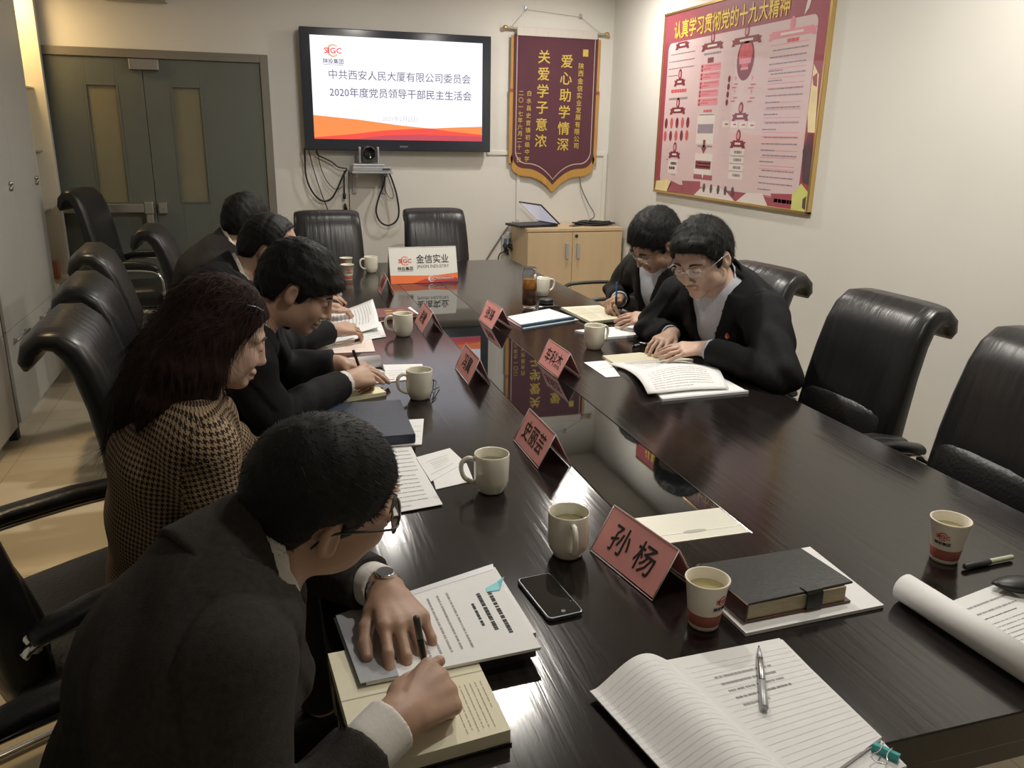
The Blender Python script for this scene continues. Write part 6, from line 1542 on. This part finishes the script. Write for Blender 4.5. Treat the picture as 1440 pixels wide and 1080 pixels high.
    if s.get('badge') is not None:
        bu, bv = s['badge']; d0 = np.abs(V3(0, 0, 0)); bp = None
        jo = [c for c in t.children if c.name.startswith('jacket')][0].data; n_ = len(jo.vertices); cv = np.zeros(n_ * 3, 'f4'); jo.vertices.foreach_get('co', cv); cv = cv.reshape(-1, 3) + o
        rel_ = cv - chs; aa = rel_ @ up; bb = rel_ @ sw; cc_ = rel_ @ front; m = (np.abs(aa - bv) < .012) & (np.abs(bb - bu) < .012) & (cc_ > .02) & (cc_ < .185)
        if m.any():
            p = cv[m][np.argmax(cc_[m])]; bm = NB(); pts_ = [(-.006, -.009), (.006, -.009), (.009, -.002), (.004, .007), (.0, .013), (-.004, .007), (-.009, -.002)]
            rings(bm, [[Vector(p + sw * a * 1.1 + up * b * 1.1 + front * dz - o) for a, b in pts_] for dz in (-.004, .0035)]); bmesh.ops.recalc_face_normals(bm, faces=bm.faces); bd = obj('lapel_badge', bm, badge_m, t)
            bm = NB(); rings(bm, [[Vector(p + sw * (a * .55 - .001) + up * (b * .5 - .003) + front * dz - o) for a, b in pts_] for dz in (.003, .0042)]); bmesh.ops.recalc_face_normals(bm, faces=bm.faces); obj('badge_inlay', bm, goldm_m, bd)
    if s.get('watch'):
        q = s['watch']; a, b, c = arms[q]; d = nrm(nrm(hands[q][2][1] - c) * .6 + nrm(c - b) * .4); n = nrm(np.array(s['hand' + q]['back'], 'f8')); n = nrm(n - d * (n @ d)); x = np.cross(d, n); ctr = c + d * s.get('watch_off', .004)
        bm = NB(); rs = []
        for k in range(33):
            an = 2 * PI * k / 32; rd = nrm(x * math.cos(an) + n * math.sin(an)); rr_ = .0300 * abs(math.cos(an)) + .0255 * abs(math.sin(an)); rr_ = math.hypot(.0305 * math.cos(an), .0262 * math.sin(an)); cc_ = ctr + rd * rr_
            rs.append([Vector(cc_ + d * e1 + rd * e2 - o) for e1, e2 in ((-.008, 0), (.008, 0), (.008, .0028), (-.008, .0028))])
        rings(bm, rs, False, False); wo = obj('wristwatch', bm, mat('watch_steel', (.38, .36, .33), .25, 1., noise=(60, .3)), t)
        Mw = Matrix(((x[0], d[0], n[0], 0), (x[1], d[1], n[1], 0), (x[2], d[2], n[2], 0), (0, 0, 0, 1))); pw_ = Vector(ctr + n * .0275 - o)
        bm = NB(); lathe(bm, [(.015, 0), (.0165, .002), (.0165, .005), (.014, .007), (.001, .007)], 24); bmesh.ops.transform(bm, matrix=Matrix.Translation(pw_) @ Mw, verts=bm.verts); obj('watch_case', bm, chrome_m, wo, True)
        bm = NB(); lathe(bm, [(.0135, .0071), (.0135, .0075), (.001, .0075)], 24); bmesh.ops.transform(bm, matrix=Matrix.Translation(pw_) @ Mw, verts=bm.verts); obj('watch_dial', bm, mat('dark_dial', (.02, .02, .025), .2, noise=(40, .2)), wo)
    return dict(hands=hands, root=t)
CURL_REST = [(.35, .45, .25)] * 4
CURL_FLAT = [(.22, .22, .12), (.20, .25, .12), (.22, .28, .12), (.28, .3, .15)]
CURL_PEN = [(.95, .75, .25), (1.05, .95, .45), (1.15, 1.15, .6), (1.2, 1.25, .7)]

# ================================================================ THE SEVEN PEOPLE
def want(k): return True
def held_pen(name, label, hand, up_dir, length, parts, bend=0.):
    """pen passing through the pinch of thumb and index finger down to the paper"""
    tips = hand[1]; pinch = (tips[0] + tips[4]) / 2; d = nrm(up_dir); k = (pinch[2] - s_z) / d[2] if False else 0
    tip = pinch - d * .030; return pen(name, label, tuple(tip), tuple(tip + d * length), 0, 0, parts)
if want('P1'):
    r1 = person('man in a charcoal suit and dark glasses writing, nearest the camera, with a wristwatch', (-.20, 1.03, 0), dict(
        head=(.064, 1.062, 1.068), fwd=(.95, .20, -.22), up=(.20, -.32, .86), S=.97, facing=(1, .10, 0), neck=(-.060, 1.03, .995), pelvis=(-.23, .98, .52), shL=(-.03, 1.22, .945), shR=(-.065, .86, .955),
        elL=(.02, 1.43, .80), wrL=(.160, 1.205, .822), elR=(-.065, .745, .775), wrR=(.125, .885, .822), knL=(.14, 1.17, .545), knR=(.14, .93, .545), anL=(.08, 1.17, .09), anR=(.08, .95, .09),
        handL=dict(dir=(.18, -1, -.10), back=(.10, -.1, 1), curl=[(.38, .34, .2), (.45, .40, .25), (.50, .45, .3), (.55, .45, .3)], th=(0, .3, .2), tdir=(-.42, -.80, -.35), spread=.15, S=1.1),
        handR=dict(dir=(.80, .55, .03), back=(.25, -.55, .85), curl=CURL_PEN, th=(0, .5, .3), tdir=(.55, .85, -.25), spread=.05, S=1.06),
        jacketm=suitg_m, shirtm=shirtw_m, skin=skin_a, hair='crop', thick=.009, nstr=12000, slen=.011, lift=.35, hfine=.0026, jh=.006, glasses=(blackp_m, True), watch='L', watch_off=-.002, cuffR=-.005, sleeveR=.055, cuffL=-.012, sleeveL=.038, ease=.016, seed=3, build=1.0, bend=.02, ctop=.054, jtop=.028, fold=.012, crease=.0032))
    held_pen('writing_pen', 'dark pen in the right hand of the man in front', r1['hands']['R'], (-.15, -.10, 1), .135, [(0, .12, .001, .003, 'tip', tipm), (.12, .72, .0045, .005, 'barrel', blackp_m), (.72, 1, .0052, .0048, 'cap', darkg_m)])
def hounds():
    m = bpy.data.materials.new('houndstooth_wool'); m.use_nodes = True; nt = m.node_tree; b = nt.nodes['Principled BSDF']
    def N(op, *ins):
        n = nt.nodes.new('ShaderNodeMath'); n.operation = op
        for i, x in enumerate(ins):
            if isinstance(x, (int, float)): n.inputs[i].default_value = x
            else: nt.links.new(x, n.inputs[i])
        return n.outputs[0]
    uv = nt.nodes.new('ShaderNodeUVMap'); sp = nt.nodes.new('ShaderNodeSeparateXYZ'); nt.links.new(uv.outputs[0], sp.inputs[0])
    st = 8 / .0110                                    # eight threads per repeat
    i, j = N('FLOOR', N('MULTIPLY', sp.outputs[0], st)), N('FLOOR', N('MULTIPLY', sp.outputs[1], st))
    warp = N('LESS_THAN', N('FLOORED_MODULO', i, 8.), 3.5); weft = N('LESS_THAN', N('FLOORED_MODULO', j, 8.), 3.5); tw = N('LESS_THAN', N('FLOORED_MODULO', N('ADD', i, j), 4.), 1.5)
    v = N('ADD', N('MULTIPLY', tw, warp), N('MULTIPLY', N('SUBTRACT', 1., tw), weft))
    mx = nt.nodes.new('ShaderNodeMix'); mx.data_type = 'RGBA'; mx.inputs[6].default_value = (.36, .26, .165, 1); mx.inputs[7].default_value = (.022, .015, .012, 1)
    nt.links.new(v, mx.inputs[0]); nt.links.new(mx.outputs[2], b.inputs['Base Color']); b.inputs['Roughness'].default_value = .9; b.inputs['Specular IOR Level'].default_value = .2
    return m
if want('W'):
    hcW = V3(-.095, 1.84, 1.122); fW = nrm((.93, .20, -.36)); 
    lk = []
    frW = head_frame(fW, (.30, .05, .95)); f_, l_, u_ = frW; LW = lambda x, y, z: hcW + f_ * x + l_ * y + u_ * z
    for sg, ex in ((-1, 0.), (1, 0.)):
        lk.append(([LW(-.03, sg * .076, .02), LW(-.032, sg * .086, -.06) + V3(0, 0, -.01), LW(-.045, sg * .084, -.09) + V3(.0, 0, -.05), LW(-.05, sg * .080, -.10) + V3(0, 0, -.12)], [(.044, .022), (.042, .022), (.038, .022), (.020, .014)]))
        lk.append(([LW(-.06, sg * .062, .0), LW(-.075, sg * .080, -.06) + V3(-.01, 0, -.02), LW(-.085, sg * .085, -.09) + V3(-.03, 0, -.07), LW(-.095, sg * .085, -.10) + V3(-.055, 0, -.12)], [(.055, .035), (.058, .034), (.05, .03), (.022, .014)]))
    lk.append(([LW(-.085, 0, .0), LW(-.11, 0, -.06) + V3(-.01, 0, -.02), LW(-.115, 0, -.09) + V3(-.04, 0, -.07), LW(-.12, 0, -.10) + V3(-.065, 0, -.12)], [(.04, .075), (.04, .08), (.036, .075), (.018, .06)]))
    rw = person('woman with long dark brown hair in a houndstooth jacket, looking down', (-.33, 1.87, 0), dict(
        head=hcW, fwd=fW, up=(.30, .05, .95), S=.97, facing=(.93, .36, 0), neck=(-.175, 1.82, .985), pelvis=(-.25, 1.87, .53), shL=(-.215, 2.0, .925), shR=(-.140, 1.665, .925),
        elL=(-.06, 2.10, .73), wrL=(.12, 2.0, .80), elR=(-.09, 1.62, .68), wrR=(.12, 1.72, .80), knL=(.05, 2.10, .54), knR=(.12, 1.90, .54), anL=(.0, 2.10, .09), anR=(.07, 1.90, .09),
        handL=dict(dir=(.9, -.35, -.1), back=(0, 0, 1), curl=CURL_FLAT), handR=dict(dir=(.95, .2, -.1), back=(0, 0, 1), curl=CURL_FLAT),
        jacketm=hounds(), shirtm=None, skin=skin_b, hair='long', hairm=hairb_m, locks=lk, thick=.014, hfine=.0030, jh=.0055, uv=True, open=True, apex=.55, vang=.20, ease=.018, seed=8, build=.90, jaw=.94, wide=.96, nose=.45, HS=.92, hem=True, bend=.02, jtop=.012, fold=.008))
    bm = NB(); tube(bm, [LW(.055, -.060, .085), LW(.035, -.070, .090), LW(.015, -.078, .090)], .0035, 6, flat=.5); o_ = np.array(rw['root'].location); bmesh.ops.translate(bm, verts=bm.verts, vec=-Vector(o_)); obj('hair_clip', bm, mat('silver_hair_clip', (.35, .42, .5), .25, .8, noise=(40, .1)), rw['root'], True)
if want('P3'):
    r3 = person('man in a dark suit with thick black hair writing, beyond the woman', (-.20, 2.46, 0), dict(
        head=(.100, 2.40, 1.12), fwd=(.84, -.10, -.50), up=(.50, -.10, .85), S=1.02, facing=(1, .10, 0), neck=(-.065, 2.385, 1.03), pelvis=(-.21, 2.42, .53), shL=(-.03, 2.57, .96), shR=(-.055, 2.20, .95),
        elL=(.03, 2.68, .80), wrL=(.22, 2.64, .82), elR=(.0, 2.20, .795), wrR=(.225, 2.435, .818), knL=(.15, 2.56, .545), knR=(.15, 2.32, .545), anL=(.08, 2.56, .09), anR=(.08, 2.32, .09),
        handL=dict(dir=(.9, -.35, -.12), back=(0, 0, 1), curl=CURL_FLAT), handR=dict(dir=(.80, .55, .02), back=(.25, -.55, .85), curl=CURL_PEN, th=(0, .5, .3), tdir=(.55, .85, -.25), spread=.05, S=1.05),
        jacketm=suitb_m, shirtm=shirtw_m, skin=skin_a, hair='fringe', thick=.015, tufts=[((.078, .0, .060), (.028, .050, .026))], nstr=9000, slen=.018, lift=.3, hfine=.0034, jh=.0075, cuffR=-.004, sleeveR=.028, cuffL=-.02, seed=12, build=1.02))
    held_pen('writing_pen', 'dark red pen in the hand of the man beyond the woman', r3['hands']['R'], (-.30, -.05, 1), .125, [(0, .12, .001, .003, 'tip', tipm), (.12, 1, .0048, .0048, 'barrel', mat('dark_red_barrel', (.05, .012, .012), .3, noise=(9, .05)))])
if want('P4'):
    person('balding man in a dark suit turning pages, fourth along the left side', (-.27, 3.15, 0), dict(
        head=(.034, 3.15, 1.130), fwd=(.85, -.06, -.46), up=(.46, -.05, .86), S=1.0, facing=(1, .05, 0), neck=(-.11, 3.13, 1.035), pelvis=(-.26, 3.14, .54), shL=(-.10, 3.33, .975), shR=(-.12, 2.95, .965),
        elL=(.03, 3.50, .80), wrL=(.225, 3.60, .825), elR=(.02, 2.98, .795), wrR=(.245, 3.145, .815), knL=(.14, 3.26, .545), knR=(.14, 3.02, .545), anL=(.08, 3.26, .09), anR=(.08, 3.02, .09),
        handL=dict(dir=(.92, -.1, -.08), back=(-.1, .1, 1), curl=[(.35, .5, .3)] * 4, tdir=(.8, -.55, -.25)), handR=dict(dir=(.85, .45, -.02), back=(.1, -.35, .9), curl=[(.45, .55, .3)] * 4, tdir=(.75, .65, -.1)),
        jacketm=suitb_m, shirtm=shirtw_m, skin=skin_a, hair='bald', thick=.009, nstr=6000, slen=.014, lift=.15, hfine=.0040, jh=.009, cuffR=-.008, sleeveR=.012, seed=15))
if want('P5'):
    person('farthest man on the left side in a dark suit, mostly hidden behind the balding man', (-.37, 3.98, 0), dict(
        head=(-.05, 3.98, 1.145), fwd=(.72, .62, -.28), up=(.25, .10, .9), S=1.0, facing=(1, .15, 0), neck=(-.150, 3.95, 1.03), pelvis=(-.33, 3.95, .55), shL=(-.18, 4.15, .96), shR=(-.19, 3.77, .955),
        elL=(.0, 4.25, .80), wrL=(.22, 4.10, .80), elR=(.0, 3.80, .80), wrR=(.22, 3.95, .80), knL=(.1, 4.10, .545), knR=(.1, 3.86, .545), anL=(.05, 4.10, .09), anR=(.05, 3.86, .09),
        handL=dict(dir=(.9, -.3, -.1), back=(0, 0, 1), curl=CURL_FLAT), handR=dict(dir=(.9, .2, -.1), back=(0, 0, 1), curl=CURL_FLAT),
        jacketm=suitb_m, shirtm=shirtw_m, skin=skin_a, hair='short', thick=.015, nstr=6000, slen=.018, lift=.2, hfine=.0044, jh=.010, seed=18))
if want('R1'):
    rr = person('near man on the right in a black suit, pale shirt and rimless glasses, reading', (1.74, 2.72, 0), dict(
        head=(1.525, 2.625, 1.140), fwd=(-.80, -.42, -.42), up=(-.40, -.12, .9), S=1.06, facing=(-.94, -.34, 0), neck=(1.655, 2.66, 1.025), pelvis=(1.80, 2.74, .54), shL=(1.70, 2.46, .955), shR=(1.575, 2.855, .955),
        elL=(1.640, 2.24, .795), wrL=(1.520, 2.525, .825), elR=(1.53, 2.99, .80), wrR=(1.505, 2.765, .820), knL=(1.38, 2.50, .545), knR=(1.34, 2.74, .545), anL=(1.42, 2.50, .09), anR=(1.40, 2.74, .09),
        handL=dict(dir=(-.85, .35, -.06), back=(-.05, -.35, .9), curl=CURL_FLAT, tdir=(-.8, .6, -.2), spread=.08), handR=dict(dir=(-.75, -.55, -.08), back=(.1, 0, 1), curl=[(.3, .35, .2), (.35, .4, .2), (.4, .4, .25), (.45, .4, .25)], tdir=(-.35, -.9, -.3), spread=.16),
        jacketm=suitb_m, shirtm=shirtb_m, skin=skin_b, hair='short', thick=.016, wide=1.13, tufts=[((.055, .015, .088), (.040, .055, .022))], nstr=10000, slen=.020, lift=.35, hfine=.0034, jh=.0075, glasses=(chrome_m, False), cuffL=-.005, sleeveL=.022, cuffR=-.008, sleeveR=.014, seed=21, build=1.10, apex=.30, vang=.23, badge=(.115, .02), jaw=1.03))
    held_pen('slim_black_pen', 'slim black pen between the fingers of the near man on the right', r1['hands']['R'], (0, 0, 1), .1, []) if False else pen('slim_black_pen', 'slim black pen under the fingers of the near man on the right', (1.375, 2.775, TZ + .045), (1.47, 2.70, TZ + .040), 0, 0, [(0, .2, .002, .004, 'tip', tipm), (.2, 1, .0042, .0042, 'barrel', blackp_m)])
if want('R2'):
    r2 = person('far man on the right in a dark open jacket writing with a blue pen', (1.80, 3.40, 0), dict(
        head=(1.610, 3.17, 1.13), fwd=(-.74, -.02, -.66), up=(-.62, -.28, .74), S=1.04, facing=(-.95, -.15, 0), neck=(1.725, 3.27, 1.045), pelvis=(1.86, 3.40, .54), shL=(1.735, 3.08, .965), shR=(1.685, 3.47, .965),
        elL=(1.68, 2.96, .80), wrL=(1.575, 3.055, .818), elR=(1.68, 3.68, .82), wrR=(1.595, 3.46, .825), knL=(1.42, 3.24, .545), knR=(1.42, 3.48, .545), anL=(1.46, 3.24, .09), anR=(1.46, 3.48, .09),
        handL=dict(dir=(-.75, .55, -.05), back=(-.15, -.45, .85), curl=CURL_FLAT, tdir=(-.6, .75, -.2), spread=.08), handR=dict(dir=(-.80, -.55, .0), back=(-.2, .45, .85), curl=CURL_PEN, th=(0, .5, .3), tdir=(-.55, -.85, -.2), spread=.05),
        jacketm=suitd_m, shirtm=shirtb_m, skin=skin_a, hair='short', thick=.018, nstr=8000, slen=.020, lift=.25, hfine=.0038, jh=.008, glasses=(chrome_m, False), cuffL=-.004, sleeveL=.02, seed=25, build=1.06, apex=.30, vang=.23, badge=(.115, .02)))
    held_pen('blue_pen', 'blue pen in the writing hand of the far man on the right', r2['hands']['R'], (.05, .12, 1), .15, [(0, .1, .001, .003, 'tip', tipm), (.1, .55, .0045, .0045, 'grip', blackp_m), (.55, 1, .0045, .004, 'barrel', mat('blue_barrel', (.03, .12, .30), .3, noise=(9, .05)))])
